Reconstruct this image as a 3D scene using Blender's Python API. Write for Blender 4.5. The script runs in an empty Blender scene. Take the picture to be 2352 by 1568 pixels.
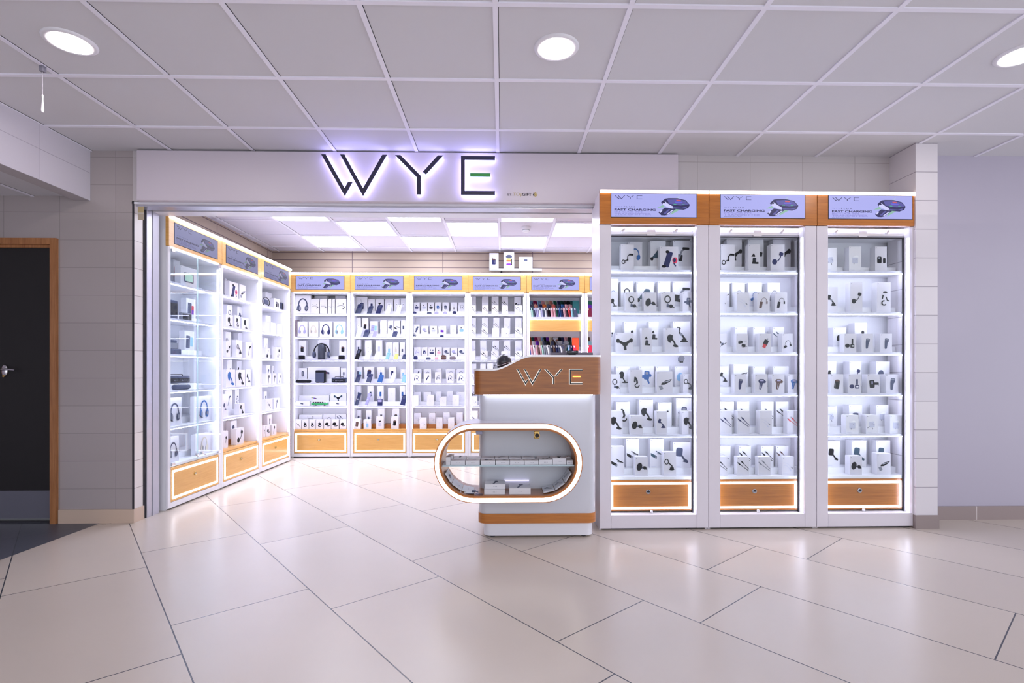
import bpy, math, random
from mathutils import Vector, Matrix
random.seed(7)
C = bpy.context.scene.collection
PI = math.pi
# ------------------------------------------------------------------ camera numbers
FP = 1200.0; HY = 848.0; CZ = 1.13; TH = math.atan(.019)
cs, sn = math.cos(TH), math.sin(TH)
def ray(px):
    r = (px-1176)/FP
    return Vector((cs*r+sn, -sn*r+cs))
def at(px, py, Y):                      # a point of the photograph on the plane y = Y
    d = ray(px); t = Y/d.y
    return d.x*t, CZ+(HY-py)/FP*t
def floorpt(px, py, Z=0.0):
    t = (Z-CZ)/((HY-py)/FP); d = ray(px)
    return d.x*t, d.y*t
# ------------------------------------------------------------------ materials
MATS = {}
def lin(c):
    return tuple(((v/255)/12.92 if v/255 <= .04045 else ((v/255+.055)/1.055)**2.4) for v in c)
def mat(name, rgb=(200,200,200), rough=.5, metal=0, spec=.5, emit=0, coat=0):
    if name in MATS: return MATS[name]
    m = bpy.data.materials.new(name); m.use_nodes = True
    b = m.node_tree.nodes['Principled BSDF']
    col = (*lin(rgb), 1)
    b.inputs['Base Color'].default_value = col
    b.inputs['Roughness'].default_value = rough
    b.inputs['Metallic'].default_value = metal
    b.inputs['Specular IOR Level'].default_value = spec
    b.inputs['Coat Weight'].default_value = coat
    if emit:
        b.inputs['Emission Color'].default_value = col
        b.inputs['Emission Strength'].default_value = emit
        if emit < 2.1:
            b.inputs['Base Color'].default_value = (0,0,0,1)
    MATS[name] = m
    return m
def nodes(m): return m.node_tree.nodes, m.node_tree.links, m.node_tree.nodes['Principled BSDF']
def wood(name, a, b_, rough=.3, coat=.3, scale=(1.2, 1.2, 22)):
    m = mat(name, a, rough, coat=coat); n, l, p = nodes(m)
    tc = n.new('ShaderNodeTexCoord'); mp = n.new('ShaderNodeMapping'); mp.inputs['Scale'].default_value = scale
    ns = n.new('ShaderNodeTexNoise'); ns.inputs['Scale'].default_value = 3.5; ns.inputs['Detail'].default_value = 6
    ns.inputs['Roughness'].default_value = .65
    cr = n.new('ShaderNodeValToRGB')
    cr.color_ramp.elements[0].position = .3; cr.color_ramp.elements[0].color = (*lin(b_), 1)
    cr.color_ramp.elements[1].position = .7; cr.color_ramp.elements[1].color = (*lin(a), 1)
    l.new(tc.outputs['Object'], mp.inputs[0]); l.new(mp.outputs[0], ns.inputs[0])
    l.new(ns.outputs['Fac'], cr.inputs[0]); l.new(cr.outputs[0], p.inputs['Base Color'])
    p.inputs['Coat Roughness'].default_value = .12
    return m
def dotc(n, l, src, v, off):
    d = n.new('ShaderNodeVectorMath'); d.operation = 'DOT_PRODUCT'; d.inputs[1].default_value = v
    l.new(src, d.inputs[0])
    s = n.new('ShaderNodeMath'); s.operation = 'SUBTRACT'; s.inputs[1].default_value = off
    l.new(d.outputs['Value'], s.inputs[0]); return s.outputs[0]
def tiled(name, c1, c2, mortar, uvec, vvec, u0, v0, bw, rh, ms, off=0.0, rough=.3, bump=.3, spec=.5, dust=0.0):
    m = mat(name, c1, rough, spec=spec); n, l, p = nodes(m)
    tc = n.new('ShaderNodeTexCoord').outputs['Object']
    cb = n.new('ShaderNodeCombineXYZ')
    l.new(dotc(n, l, tc, uvec, u0), cb.inputs[0]); l.new(dotc(n, l, tc, vvec, v0), cb.inputs[1])
    b = n.new('ShaderNodeTexBrick'); b.offset = off; b.offset_frequency = 2; b.squash = 1
    b.inputs['Scale'].default_value = 1; b.inputs['Brick Width'].default_value = bw; b.inputs['Row Height'].default_value = rh
    b.inputs['Mortar Size'].default_value = ms; b.inputs['Mortar Smooth'].default_value = .1; b.inputs['Bias'].default_value = 0
    b.inputs['Color1'].default_value = (*lin(c1), 1); b.inputs['Color2'].default_value = (*lin(c2), 1)
    b.inputs['Mortar'].default_value = (*lin(mortar), 1)
    l.new(cb.outputs[0], b.inputs['Vector'])
    col = b.outputs['Color']
    if dust:
        ns = n.new('ShaderNodeTexNoise'); ns.inputs['Scale'].default_value = 1.7; ns.inputs['Detail'].default_value = 5
        l.new(tc, ns.inputs[0])
        mx = n.new('ShaderNodeMix'); mx.data_type = 'RGBA'; mx.blend_type = 'MULTIPLY'
        mr = n.new('ShaderNodeMapRange'); mr.inputs[3].default_value = 1-dust; mr.inputs[4].default_value = 1
        l.new(ns.outputs['Fac'], mr.inputs[0]); mx.inputs[0].default_value = 1
        l.new(col, mx.inputs[6]); l.new(mr.outputs[0], mx.inputs[7]); col = mx.outputs[2]
    l.new(col, p.inputs['Base Color'])
    bp = n.new('ShaderNodeBump'); bp.invert = True; bp.inputs['Strength'].default_value = bump; bp.inputs['Distance'].default_value = .003
    l.new(b.outputs['Fac'], bp.inputs['Height']); l.new(bp.outputs[0], p.inputs['Normal'])
    return m
def glass(name, tint=(252,254,254), refl=1.0):
    m = bpy.data.materials.new(name); m.use_nodes = True; n = m.node_tree.nodes; l = m.node_tree.links
    n.remove(n['Principled BSDF']); o = n['Material Output']
    t = n.new('ShaderNodeBsdfTransparent'); t.inputs[0].default_value = (*lin(tint), 1)
    g = n.new('ShaderNodeBsdfGlossy'); g.inputs['Roughness'].default_value = .01; g.inputs[0].default_value = (refl, refl, refl, 1)
    f = n.new('ShaderNodeLayerWeight'); f.inputs[0].default_value = .5
    pw = n.new('ShaderNodeMath'); pw.operation = 'POWER'; pw.inputs[1].default_value = 5; l.new(f.outputs['Facing'], pw.inputs[0])
    mr = n.new('ShaderNodeMapRange'); mr.inputs[3].default_value = .012; mr.inputs[4].default_value = .95; l.new(pw.outputs[0], mr.inputs[0])
    x = n.new('ShaderNodeMixShader'); l.new(mr.outputs[0], x.inputs[0]); l.new(t.outputs[0], x.inputs[1]); l.new(g.outputs[0], x.inputs[2])
    l.new(x.outputs[0], o.inputs[0]); MATS[name] = m; return m
U = Vector((.63373, -.77355, 0)); V = Vector((.77355, .63373, 0))
M_floor = tiled('floor_tile', (214,202,189), (208,196,184), (70,72,82), U, V, -2.43, .347, 1.2, .6005, .0028, .25, rough=.27, bump=.35, spec=.55, dust=.1)
M_floor2 = tiled('corridor_tile', (88,90,100), (80,84,94), (60,62,70), U, V, -2.43, .347, .6, .6005, .002, 0, rough=.4)
M_tile = tiled('wall_tile_shaded', (172,163,163), (169,160,160), (150,142,143), (1,0,0), (0,0,1), -3.252, .0475, .405, .2035, .0022, 0, rough=.22, bump=.4, dust=.06)  # darker than the reveal tile, dimmer left light put into the colour
M_tiley = tiled('wall_tile_side', (222,216,214), (217,211,210), (168,158,158), (0,1,0), (0,0,1), .09, .0475, .6, .2035, .0022, 0, rough=.22, bump=.4, dust=.06)
M_tileup = tiled('wall_tile_upper', (196,190,192), (192,186,188), (160,152,152), (1,0,0), (0,0,1), 1.47, 2.66-.2035*3, .4, .32, .002, 0, rough=.3, bump=.3, dust=.05)
M_slat = tiled('slat_panel', (184,166,148), (180,162,146), (104,84,92), (1,1,0), (0,0,1), .2, .02, 1.23, .1, .0045, 0, rough=.45, bump=.8, dust=.12)
M_paint = mat('lilac_paint', (205,196,206), .42)
M_ceil = mat('ceiling_tile', (214,213,218), .9)
M_grid = mat('ceiling_bar', (240,238,250), .5)
M_white = mat('white_lacquer', (232,231,238), .3)
M_inner = mat('white_interior', (240,240,246), .45)
M_post = mat('post_lacquer', (222,216,224), .35)
M_wood = wood('oak_front', (198,122,44), (170,98,28))
M_woodk = wood('oak_counter', (164,98,32), (132,74,18), .3, .12)
M_wood2 = wood('oak_front_lit', (232,180,104), (216,158,80))  # same oak as the hall fronts, shop brightness put into the colour
M_doorwood = wood('door_frame_wood', (178,122,76), (140,88,50), .45, .1, (22, 22, 1.2))
M_black = mat('black_door', (22,19,22), .6)
M_steel = mat('steel', (165,165,172), .3, 1)
M_alu = mat('aluminium', (190,190,202), .35, .7)
M_chrome = mat('chrome', (210,208,214), .15, 1)
M_brass = mat('brass', (190,160,100), .25, 1)
M_dark = mat('dark_gap_shadow', (34,32,40), .7)
M_skirt = mat('skirting_tile', (200,178,160), .4)
M_skirt2 = mat('grey_skirting', (150,136,134), .45)
M_box = mat('box_white', (224,223,230), .5)
M_boxg = mat('box_print_grey', (210,207,216), .55)
LED = mat('led_strip', (226,230,255), emit=15.0)
LEDB = mat('led_shelf', (228,230,255), emit=20.0)
LEDV = mat('led_vertical', (230,232,255), emit=7.0)
LEDW = mat('led_top', (255,238,228), emit=4.0)
LEDR = mat('led_frame', (240,242,255), emit=5.0)
M_panel = mat('panel_light', (240,242,255), emit=8.5)
M_down = mat('downlight_lamp', (255,246,242), emit=110.0)
M_halo = mat('letter_glow', (190,186,255), emit=7.0)
M_yel = mat('yellow_glow', (255,196,70), emit=3.0)
M_face = mat('letter_face', (44,42,66), .4)
M_green = mat('letter_green', (62,150,72), .4)
G_thin = glass('clear_glass'); G_side = glass('door_glass', (248,252,253), 1.0)
PAL = dict(black=(22,22,28), navy=(46,50,92), slate=(74,80,104), teal=(62,84,100), grey=(132,134,146), pale=(196,198,216),
  white=(240,240,245), red=(206,66,74), green=(34,138,84), blue=(54,98,160), sky=(140,186,224), orange=(214,112,60), pink=(228,172,182),
  purple=(112,46,176), yellow=(238,224,120), brown=(96,72,66), beige=(206,198,184), magenta=(150,24,84), cream=(222,212,184),
  salmon=(204,136,120), mint=(176,218,202), lilac=(168,164,200), maroon=(122,40,66), darkgreen=(32,74,62), coral=(206,104,96), taupe=(120,108,114), tealcase=(36,90,92), aqua=(150,200,214), bright=(236,60,92), flame=(238,92,56))
def pm(c): return mat('colour_'+c, PAL[c], .5, spec=.15)
# ------------------------------------------------------------------ mesh builder
class MB:
    def __init__(s, xf=None): s.v=[]; s.f=[]; s.m=[]; s.mats=[]; s.smooth=set(); s.xf=xf
    def mi(s, m):
        if m not in s.mats: s.mats.append(m)
        return s.mats.index(m)
    def add(s, vs, fs, m, smooth=False):
        o = len(s.v); i = s.mi(m)
        s.v += [tuple(v) for v in vs]
        for f in fs:
            if smooth: s.smooth.add(len(s.f))
            s.f.append([o+k for k in f]); s.m.append(i)
    def box(s, x0, x1, y0, y1, z0, z1, m, front=None):
        vs = [(x0,y0,z0),(x1,y0,z0),(x1,y1,z0),(x0,y1,z0),(x0,y0,z1),(x1,y0,z1),(x1,y1,z1),(x0,y1,z1)]
        s.add(vs, [(3,2,1,0),(4,5,6,7),(1,2,6,5),(2,3,7,6),(3,0,4,7)], m)
        s.add([vs[0],vs[1],vs[5],vs[4]], [(0,1,2,3)], front or m)
    def bbox(s, x0, x1, y0, y1, z0, z1, m, b=.004):          # box with chamfered edges
        A=[(x0,x1),(y0,y1),(z0,z1)]
        import itertools
        vs=[]; idx={}
        for cx in (0,1):
            for cy in (0,1):
                for cz in (0,1):
                    for ax in range(3):
                        p=[A[0][cx],A[1][cy],A[2][cz]]
                        for k in range(3):
                            if k!=ax: p[k]+= b if (cx,cy,cz)[k]==0 else -b
                        idx[(cx,cy,cz,ax)]=len(vs); vs.append(tuple(p))
        fs=[]
        for ax in range(3):
            o=[k for k in range(3) if k!=ax]
            for sd in (0,1):
                q=[]
                for (a,c) in ((0,0),(1,0),(1,1),(0,1)):
                    t=[0,0,0]; t[ax]=sd; t[o[0]]=a; t[o[1]]=c
                    q.append(idx[(*t,ax)])
                flip = (sd==0) != (ax==1)
                fs.append(q[::-1] if flip else q)
        for ax in range(3):                    # edges parallel to ax
            o=[k for k in range(3) if k!=ax]
            for a in (0,1):
                for c in (0,1):
                    t0=[0,0,0]; t0[o[0]]=a; t0[o[1]]=c; t1=list(t0); t1[ax]=1
                    fs.append([idx[(*t0,o[0])],idx[(*t1,o[0])],idx[(*t1,o[1])],idx[(*t0,o[1])]])
        for cx in (0,1):
            for cy in (0,1):
                for cz in (0,1): fs.append([idx[(cx,cy,cz,k)] for k in range(3)])
        s.add(vs, fs, m)
    def prism(s, pts, y0, y1, m, side=None, smooth=False):      # outline in xz pushed along y
        n=len(pts)
        a=[(p[0],y0,p[1]) for p in pts]; b=[(p[0],y1,p[1]) for p in pts]
        s.add(a, [list(range(n))], m); s.add(b, [list(range(n))[::-1]], m)
        s.add(a+b, [(k,(k+1)%n,n+(k+1)%n,n+k) for k in range(n)], side or m, smooth)
    def slab(s, pts, z0, z1, m, smooth=True):                   # outline in xy pushed along z
        n=len(pts)
        a=[(p[0],p[1],z0) for p in pts]; b=[(p[0],p[1],z1) for p in pts]
        s.add(a, [list(range(n))[::-1]], m); s.add(b, [list(range(n))], m)
        s.add(a+b, [(k,(k+1)%n,n+(k+1)%n,n+k) for k in range(n)], m, smooth)
    def ringprism(s, po, pi, y0, y1, m, mfront=None):
        n=len(po); V4=[(p[0],y0,p[1]) for p in po]+[(p[0],y0,p[1]) for p in pi]+[(p[0],y1,p[1]) for p in po]+[(p[0],y1,p[1]) for p in pi]
        J=lambda k:(k+1)%n
        s.add(V4, [(k,J(k),n+J(k),n+k) for k in range(n)], mfront or m)
        s.add(V4, [(2*n+k,3*n+k,3*n+J(k),2*n+J(k)) for k in range(n)], m)
        s.add(V4, [(k,2*n+k,2*n+J(k),J(k)) for k in range(n)]+[(n+k,n+J(k),3*n+J(k),3*n+k) for k in range(n)], m, True)
    def tube(s, pts, r, m, seg=8, cap=True):
        pts=[Vector(p) for p in pts]; n=len(pts); rr=r if isinstance(r,(list,tuple)) else [r]*n; vs=[]
        up=None
        for i,p in enumerate(pts):
            d=(pts[min(i+1,n-1)]-pts[max(i-1,0)]).normalized()
            if up is None: up = Vector((0,0,1)) if abs(d.z)<.9 else Vector((1,0,0))
            a=d.cross(up).normalized(); b=a.cross(d).normalized(); up=b
            for k in range(seg):
                t=2*PI*k/seg; vs.append(p+a*(rr[i]*math.cos(t))+b*(rr[i]*math.sin(t)))
        fs=[(i*seg+k,i*seg+(k+1)%seg,(i+1)*seg+(k+1)%seg,(i+1)*seg+k) for i in range(n-1) for k in range(seg)]
        s.add(vs, fs, m, True)
        if cap:
            s.add(vs[:seg], [list(range(seg))], m); s.add(vs[-seg:], [list(range(seg))[::-1]], m)
    def lathe(s, prof, m, c=(0,0,0), seg=20, sx=1, sy=1, axis='z'):
        n=len(prof); vs=[]
        for (r,z) in prof:
            for k in range(seg):
                t=2*PI*k/seg; x=r*math.cos(t)*sx; y=r*math.sin(t)*sy
                if axis=='z': vs.append((c[0]+x,c[1]+y,c[2]+z))
                elif axis=='x': vs.append((c[0]+z,c[1]+x,c[2]+y))
                else: vs.append((c[0]+x,c[1]-z,c[2]+y))
        fs=[(i*seg+k,i*seg+(k+1)%seg,(i+1)*seg+(k+1)%seg,(i+1)*seg+k) for i in range(n-1) for k in range(seg)]
        s.add(vs, fs, m, True)
        s.add(vs[:seg], [list(range(seg))[::-1]], m); s.add(vs[-seg:], [list(range(seg))], m)
def rrect(x0,x1,z0,z1,r,seg=5):
    out=[]
    for (cx,cz,a0) in ((x1-r,z0+r,-PI/2),(x1-r,z1-r,0),(x0+r,z1-r,PI/2),(x0+r,z0+r,PI)):
        for k in range(seg+1):
            a=a0+PI/2*k/seg; out.append((cx+r*math.cos(a),cz+r*math.sin(a)))
    return out
def build(name, mb, parent=None, loc=(0,0,0), rotz=0, mesh=None):
    if mesh is None:
        me = bpy.data.meshes.new(name); me.from_pydata(mb.v, [], mb.f)
        for m in mb.mats: me.materials.append(m)
        for i,p in enumerate(me.polygons):
            p.material_index = mb.m[i]; p.use_smooth = i in mb.smooth
        me.update()
    else: me = mesh
    o = bpy.data.objects.new(name, me); C.objects.link(o); o.location = loc; o.rotation_euler = (0,0,rotz)
    if parent: o.parent = parent
    return o
LABELS = {}
def tag(o, label, cat, group=None):
    n = len(label.replace(',','').split())
    if n<4 or n>16: print('LABEL LENGTH', n, label)
    if label in LABELS: print('LABEL REPEAT', label)
    LABELS[label]=1
    o['label']=label; o['category']=cat
    if group: o['group']=group
    return o
def thing(name, label, cat, loc=(0,0,0), rotz=0, group=None):
    o = bpy.data.objects.new(name, None); C.objects.link(o); o.location=loc; o.rotation_euler=(0,0,rotz)
    o.empty_display_size=.1
    return tag(o, label, cat, group)
def struct(name, mb, parent=None):
    o = build(name, mb, parent)
    if not parent: o['kind']='structure'
    return o
def dup(root, loc, rotz, label, group=None):
    r = root.copy(); C.objects.link(r); r.location=loc; r.rotation_euler=(0,0,rotz); tag(r, label, root['category'], group)
    for ch in list(root.children):
        c = ch.copy(); C.objects.link(c); c.parent = r
        for g in ch.children:
            d = g.copy(); C.objects.link(d); d.parent = c
    return r
# ------------------------------------------------------------------ lettering
def text_mesh(s, bold=0.0, outline=0.0):
    cu = bpy.data.curves.new('t','FONT'); cu.body=s; cu.size=1; cu.offset=bold; cu.resolution_u=3
    if outline: cu.fill_mode='NONE'; cu.bevel_depth=outline; cu.bevel_resolution=0
    o = bpy.data.objects.new('t',cu); C.objects.link(o); bpy.context.view_layer.update()
    me = bpy.data.meshes.new_from_object(o.evaluated_get(bpy.context.evaluated_depsgraph_get()))
    vs=[tuple(v.co) for v in me.vertices]; fs=[list(p.vertices) for p in me.polygons]
    bpy.data.objects.remove(o); bpy.data.curves.remove(cu); bpy.data.meshes.remove(me)
    return vs, fs
TXT={}
def text(mb, s, x0, x1, z0, z1, y, m, bold=0.0, outline=0.0, thick=0):   # fits the text into a rectangle of the xz plane
    k=(s,bold,outline)
    if k not in TXT: TXT[k]=text_mesh(s,bold,outline)
    vs,fs=TXT[k]
    ax=min(v[0] for v in vs); bx=max(v[0] for v in vs); az=min(v[1] for v in vs); bz=max(v[1] for v in vs)
    w=[(x0+(v[0]-ax)/(bx-ax)*(x1-x0), y, z0+(v[1]-az)/(bz-az)*(z1-z0)) for v in vs]
    mb.add(w, fs, m)
def stroke(pts, w, hcut=(False,False)):
    pts=[Vector(p) for p in pts]; n=len(pts); L=[];R=[]
    for i,p in enumerate(pts):
        if i in (0,n-1):
            d=(pts[1]-pts[0]) if i==0 else (pts[-1]-pts[-2]); d.normalize(); nn=Vector((-d.y,d.x))
            if hcut[0 if i==0 else 1] and abs(d.y)>.1: off=Vector(((1 if nn.x>0 else -1)*w/2/abs(d.y),0))
            else: off=nn*w/2
        else:
            d1=(p-pts[i-1]).normalized(); d2=(pts[i+1]-p).normalized()
            n1=Vector((-d1.y,d1.x)); n2=Vector((-d2.y,d2.x)); b=(n1+n2).normalized(); off=b*(w/2/max(.35,b.dot(n1)))
        L.append(p+off);R.append(p-off)
    return [tuple(a) for a in L]+[tuple(a) for a in R[::-1]]
LOGO = dict(W=[([(175,140),(372,497),(424,402)],(1,1)), ([(350,140),(542,497),(742,140)],(1,1))],
            Y=[([(865,142),(1060,345),(1060,515)],(1,0)), ([(1262,142),(1112,312)],(1,0))],
            E=[([(1772,163),(1472,163),(1472,497),(1772,497)],(0,0))], D=[([(1540,325),(1728,325)],(0,0))])
def logo_polys(key, X0, Z1, w, h, sw, tw=1.0):
    # letter outlines scaled so the whole word spans w by h, with top left at X0, Z1
    out=[]
    sx=w/1617; sz=h/378
    for pts,hc in LOGO[key]:
        p=stroke(pts, sw*tw, hc)
        out.append([(X0+(a-155)*sx, Z1-(b-137)*sz) for a,b in p])
    return out
def orient(p):
    a=sum(p[i][0]*p[(i+1)%len(p)][1]-p[(i+1)%len(p)][0]*p[i][1] for i in range(len(p)))
    return p if a>0 else p[::-1]
def quadify(p):    # stroke outline -> convex quads
    n=len(p)//2; return [[p[i],p[i+1],p[2*n-2-i],p[2*n-1-i]] for i in range(n-1)]
def letter(mb, key, X0, Z1, w, h, sw, y0, y1, m, tw=1.0):
    for p in logo_polys(key,X0,Z1,w,h,sw,tw):
        for q in quadify(p): mb.prism(orient(q), y0, y1, m)
# ================================================================== THE SETTING
H=2.74; WY=3.905; SX=-3.12; SY=7.16; SR=1.92
# floors
bx,by=floorpt(225,1203); cx_,cy_=floorpt(0,1286)
dv=Vector((cx_-bx,cy_-by)).normalized()
ex,ey=bx+dv.x*2.6,by+dv.y*2.6
b=MB(); b.add([(-7,-4.5,0),(7,-4.5,0),(7,7.4,0),(bx,7.4,0),(bx,by,0),(ex,ey,0),(-7,ey,0)],[(0,1,2,3,4,5,6)],M_floor); struct('floor',b)
b=MB(); b.add([(bx,by,0),(bx,7.4,0),(-7,7.4,0),(-7,ey,0),(ex,ey,0)],[(0,1,2,3,4)],M_floor2); struct('floor_corridor',b)
# ceilings
b=MB(); b.box(-3.1,7,-1.5,WY+.04,H,H+.05,M_ceil); struct('ceiling',b)
b=MB(); b.box(-7,-3.14,-4.5,WY,2.405,2.45,M_ceil); struct('ceiling_corridor',b)
b=MB(); b.box(SX-.1,SR+.1,WY+.3,SY+.1,H,H+.05,mat('shop_ceiling',(222,218,230),.9)); struct('ceiling_shop',b)
def bars(name, xs, ys, X0, X1, Y0, Y1, Z, w=.024):
    b=MB()
    for x in xs: b.box(x-w/2,x+w/2,Y0,Y1,Z-.006,Z,M_grid); b.box(x+w/2,x+w/2+.003,Y0,Y1,Z-.0015,Z,M_dark)  # dark strip on one edge paints the shadow of the tile reveal
    for y in ys: b.box(X0,X1,y-w/2,y+w/2,Z-.0065,Z,M_grid); b.box(X0,X1,y+w/2,y+w/2+.005,Z-.0016,Z,M_dark)  # same painted reveal shadow on the far edge
    return struct(name,b)
bars('trim_1',[-.03+.6*k for k in range(-5,12)],[2.905+.605*k for k in range(-7,2)],-3.1,7,-1.5,WY,H)
bars('trim_2',[-.03+.6*k for k in range(-5,4)],[5.07+.61*k-.61 for k in range(0,5)],SX,SR,WY+.3,SY,H)
bars('trim_3',[-3.45-.6*k for k in range(5)],[3.35-.6*k for k in range(10)],-7,-3.14,-4.5,WY,2.405)
# left wall of tiles around the corridor door
DX1=-3.305; DX0=-4.2
b=MB(); b.box(-3.265,-2.722,WY,WY+.12,0,H,M_tile); b.box(-7,DX0-.05,WY,WY+.12,0,2.45,M_tile); b.box(DX0-.05,-3.265,WY,WY+.12,2.09,2.45,M_tile)
b.box(-2.724,-2.714,WY-.004,WY+.004,.1,2.37,M_dark)
struct('wall_left',b)
b=MB(); b.box(-2.73,-2.716,WY+.004,WY+.1,0,2.37,M_tiley); struct('wall_reveal',b)
b=MB(); b.box(-3.255,-2.716,WY-.012,WY,0,.1,M_skirt); b.box(-2.716,-2.706,WY-.012,WY+.1,0,.1,M_skirt); struct('baseboard_left',b)
# bulkhead beam over the corridor mouth
M_beam=tiled('beam_tile',(216,212,222),(212,208,218),(176,170,184),(0,1,0),(0,0,1),WY-.43*9,2.37-.2035*2,.43,.2035,.002,0,rough=.3,bump=.3)
b=MB(); b.add([(-3.03,WY,2.37),(-2.975,-4.5,2.37),(-2.975,-4.5,H),(-3.03,WY,H)],[(0,1,2,3)],M_beam)
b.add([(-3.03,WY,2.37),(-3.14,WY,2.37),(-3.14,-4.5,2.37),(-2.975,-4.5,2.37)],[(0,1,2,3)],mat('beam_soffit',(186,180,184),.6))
b.add([(-3.14,WY,2.37),(-3.14,WY,H),(-3.14,-4.5,H),(-3.14,-4.5,2.37)],[(0,1,2,3)],M_beam); struct('wall_bulkhead',b)
b=MB(); b.box(-5.05,-5,-4.5,WY,0,H,M_paint); struct('wall_unseen_left',b)  # unseen wall set here to block ambient light from the left
# door with frame
M_kick=mat('kick_plate',(104,104,116),.45,.15)
d=struct('door_1',(lambda q:(q.box(DX0,DX1,WY+.02,WY+.065,.03,2.025,M_black),q)[1])(MB()))
b=MB(); b.box(DX0+.005,DX1-.005,WY+.016,WY+.02,.03,.235,M_kick); build('kick_plate',b,d)
b=MB(); b.box(DX1,-3.262,WY-.025,WY+.08,0,2.09,M_doorwood); b.box(DX0-.045,DX0,WY-.025,WY+.08,0,2.09,M_doorwood)
b.box(DX0,DX1,WY-.025,WY+.08,2.045,2.09,M_doorwood); b.box(DX0,DX1,WY,WY+.08,2.025,2.047,M_doorwood); build('door_frame',b,d)
hx,hz=at(11,857,WY+.01)
b=MB(); b.lathe([(.0,-.001),(.021,0),(.024,.004),(.02,.009),(.0,.01)],M_chrome,(hx-.005,WY+.018,hz+.02),20,1,1.9,'y')
b.tube([(hx-.005,WY+.012,hz+.03),(hx-.005,WY-.03,hz+.03),(hx+.04,WY-.036,hz+.032),(hx+.115,WY-.036,hz+.024)],[.009,.008,.008,.006],M_chrome,10)
b.tube([(hx-.005,WY+.012,hz-.02),(hx-.005,WY+.004,hz-.02)],.009,M_brass,10); build('door_handle',b,d)
b=MB(); b.box(DX0,DX1,WY+.02,WY+.09,.0,.012,M_dark); build('threshold',b,d)
# upper wall right of the header, pilaster, right wall
b=MB(); b.box(-2.722,3.0,WY,WY+.16,2.365,H,M_tileup); struct('wall_upper',b)
b=MB(); b.box(1.72,3.02,WY+.42,WY+.5,0,2.37,M_paint); struct('wall_recess',b)
px0,_=at(2103,700,3.655); px1,_=at(2153.5,700,3.655)
M_pil=tiled('pilaster_tile',(224,219,224),(218,213,220),(160,154,164),(1,0,0),(0,0,1),px0-.3,.09,1.0,.2035,.0025,0,rough=.2,bump=.4)
b=MB(); b.box(px0,px1,3.655,WY+.02,.09,H,M_pil); struct('wall_pilaster',b)
b=MB(); b.box(px0-.006,px1+.006,3.647,WY,0,.095,M_skirt2); struct('baseboard_pilaster',b)
b=MB(); b.box(px1-.01,7,WY-.03,WY+.12,.0,H,mat('lilac_wall',(182,176,192),.38)); struct('wall_right',b)
M_skb=tiled('skirt_tiles',(156,140,138),(152,138,136),(210,200,200),(1,0,0),(0,0,1),3.57,-.4,.6,1,.003,0,rough=.4,bump=.2)
b=MB(); b.box(px1+.006,7,WY-.042,WY-.03,0,.1,M_skb); struct('baseboard_right',b)
# shop walls
b=MB(); b.box(SX-.05,SX,WY+.1,SY,0,H,M_slat); struct('wall_shop_left',b)
b=MB(); b.box(SX-.05,SR+.05,SY,SY+.05,0,H,M_slat); struct('wall_shop_back',b)
b=MB(); b.box(SR,SR+.05,WY+.3,SY,0,H,M_slat); struct('wall_shop_unseen',b)  # unseen wall, added to keep the shop light contained
b=MB(); b.box(SX,-2.79,WY+.12,WY+.2,0,2.5,M_white); struct('wall_shop_return',b)
# soffit of the opening with the shutter slot, and the side guide
b=MB(); b.box(-2.73,SR+.1,WY+.0,WY+.15,2.35,2.368,M_white); b.box(-2.73,SR+.1,WY+.19,WY+.28,2.35,2.5,M_white); b.box(-2.73,SR+.1,WY+.15,WY+.19,2.372,2.5,M_dark)
b.box(-2.73,SR,WY+.02,WY+.12,2.338,2.35,M_alu); struct('trim_4',b)
b=MB(); b.box(SX,SR+.1,WY+.28,WY+.31,2.35,H,M_white); struct('wall_lintel',b)
b=MB(); b.box(-2.735,-2.712,WY+.1,WY+.125,0,2.35,M_dark); b.box(-2.76,-2.704,WY+.125,WY+.18,0,2.35,M_alu); b.box(-2.76,-2.708,WY+.18,WY+.186,0,2.35,M_dark)
b.box(-2.76,-2.70,WY+.186,WY+.26,0,2.35,mat('guide_grey',(186,186,200),.4,.3)); struct('trim_5',b)
# ------------------------------------------------------------------ header with the sign
HYF=3.86
hx0,_=at(313,400,HYF); hx1,_=at(1558,400,HYF)
sg=thing('sign_board','long pale header board over the shop opening with glowing shop lettering','sign',((hx0+hx1)/2,HYF,2.36))
def rel(mb,root):
    l=root.location; mb.v=[(v[0]-l.x,v[1]-l.y,v[2]-l.z) for v in mb.v]; return mb
b=MB(); b.bbox(hx0,hx1,HYF,WY-.002,2.362,2.728,M_paint,.003); build('board',rel(b,sg),sg)
SYF=HYF-.045
sx0,sz1=at(738,353.8,SYF); sx1,sz0=at(1137,447.4,SYF)
for key,nm in (('W','letter_w'),('Y','letter_y'),('E','letter_e')):
    b=MB(); letter(b,key,sx0,sz1,sx1-sx0,sz1-sz0,36,SYF-.004,SYF+.006,M_face)
    e=build(nm,rel(b,sg),sg)
    b=MB(); letter(b,key,sx0,sz1,sx1-sx0,sz1-sz0,36,SYF+.006,HYF-.008,M_halo,.96); build('glow_edge',rel(b,sg),e)
    if key=='E':
        b=MB(); letter(b,'D',sx0,sz1,sx1-sx0,sz1-sz0,32,SYF-.004,SYF+.006,M_green); g=build('green_bar',rel(b,sg),e)
        b=MB(); letter(b,'D',sx0,sz1,sx1-sx0,sz1-sz0,32,SYF+.006,HYF-.008,M_halo,.96); build('glow_edge',rel(b,sg),e)
M_gold=mat('gold_print',(170,150,90),.4,.3)
tx=lambda px,py:at(px,py,HYF)
b=MB()
(x0,z1),(x1,z0)=tx(1166,443.5),tx(1175,449.5); text(b,'BY',x0,x1,z0,z1,HYF-.0015,mat('grey_print',(74,66,82),.5))
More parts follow.
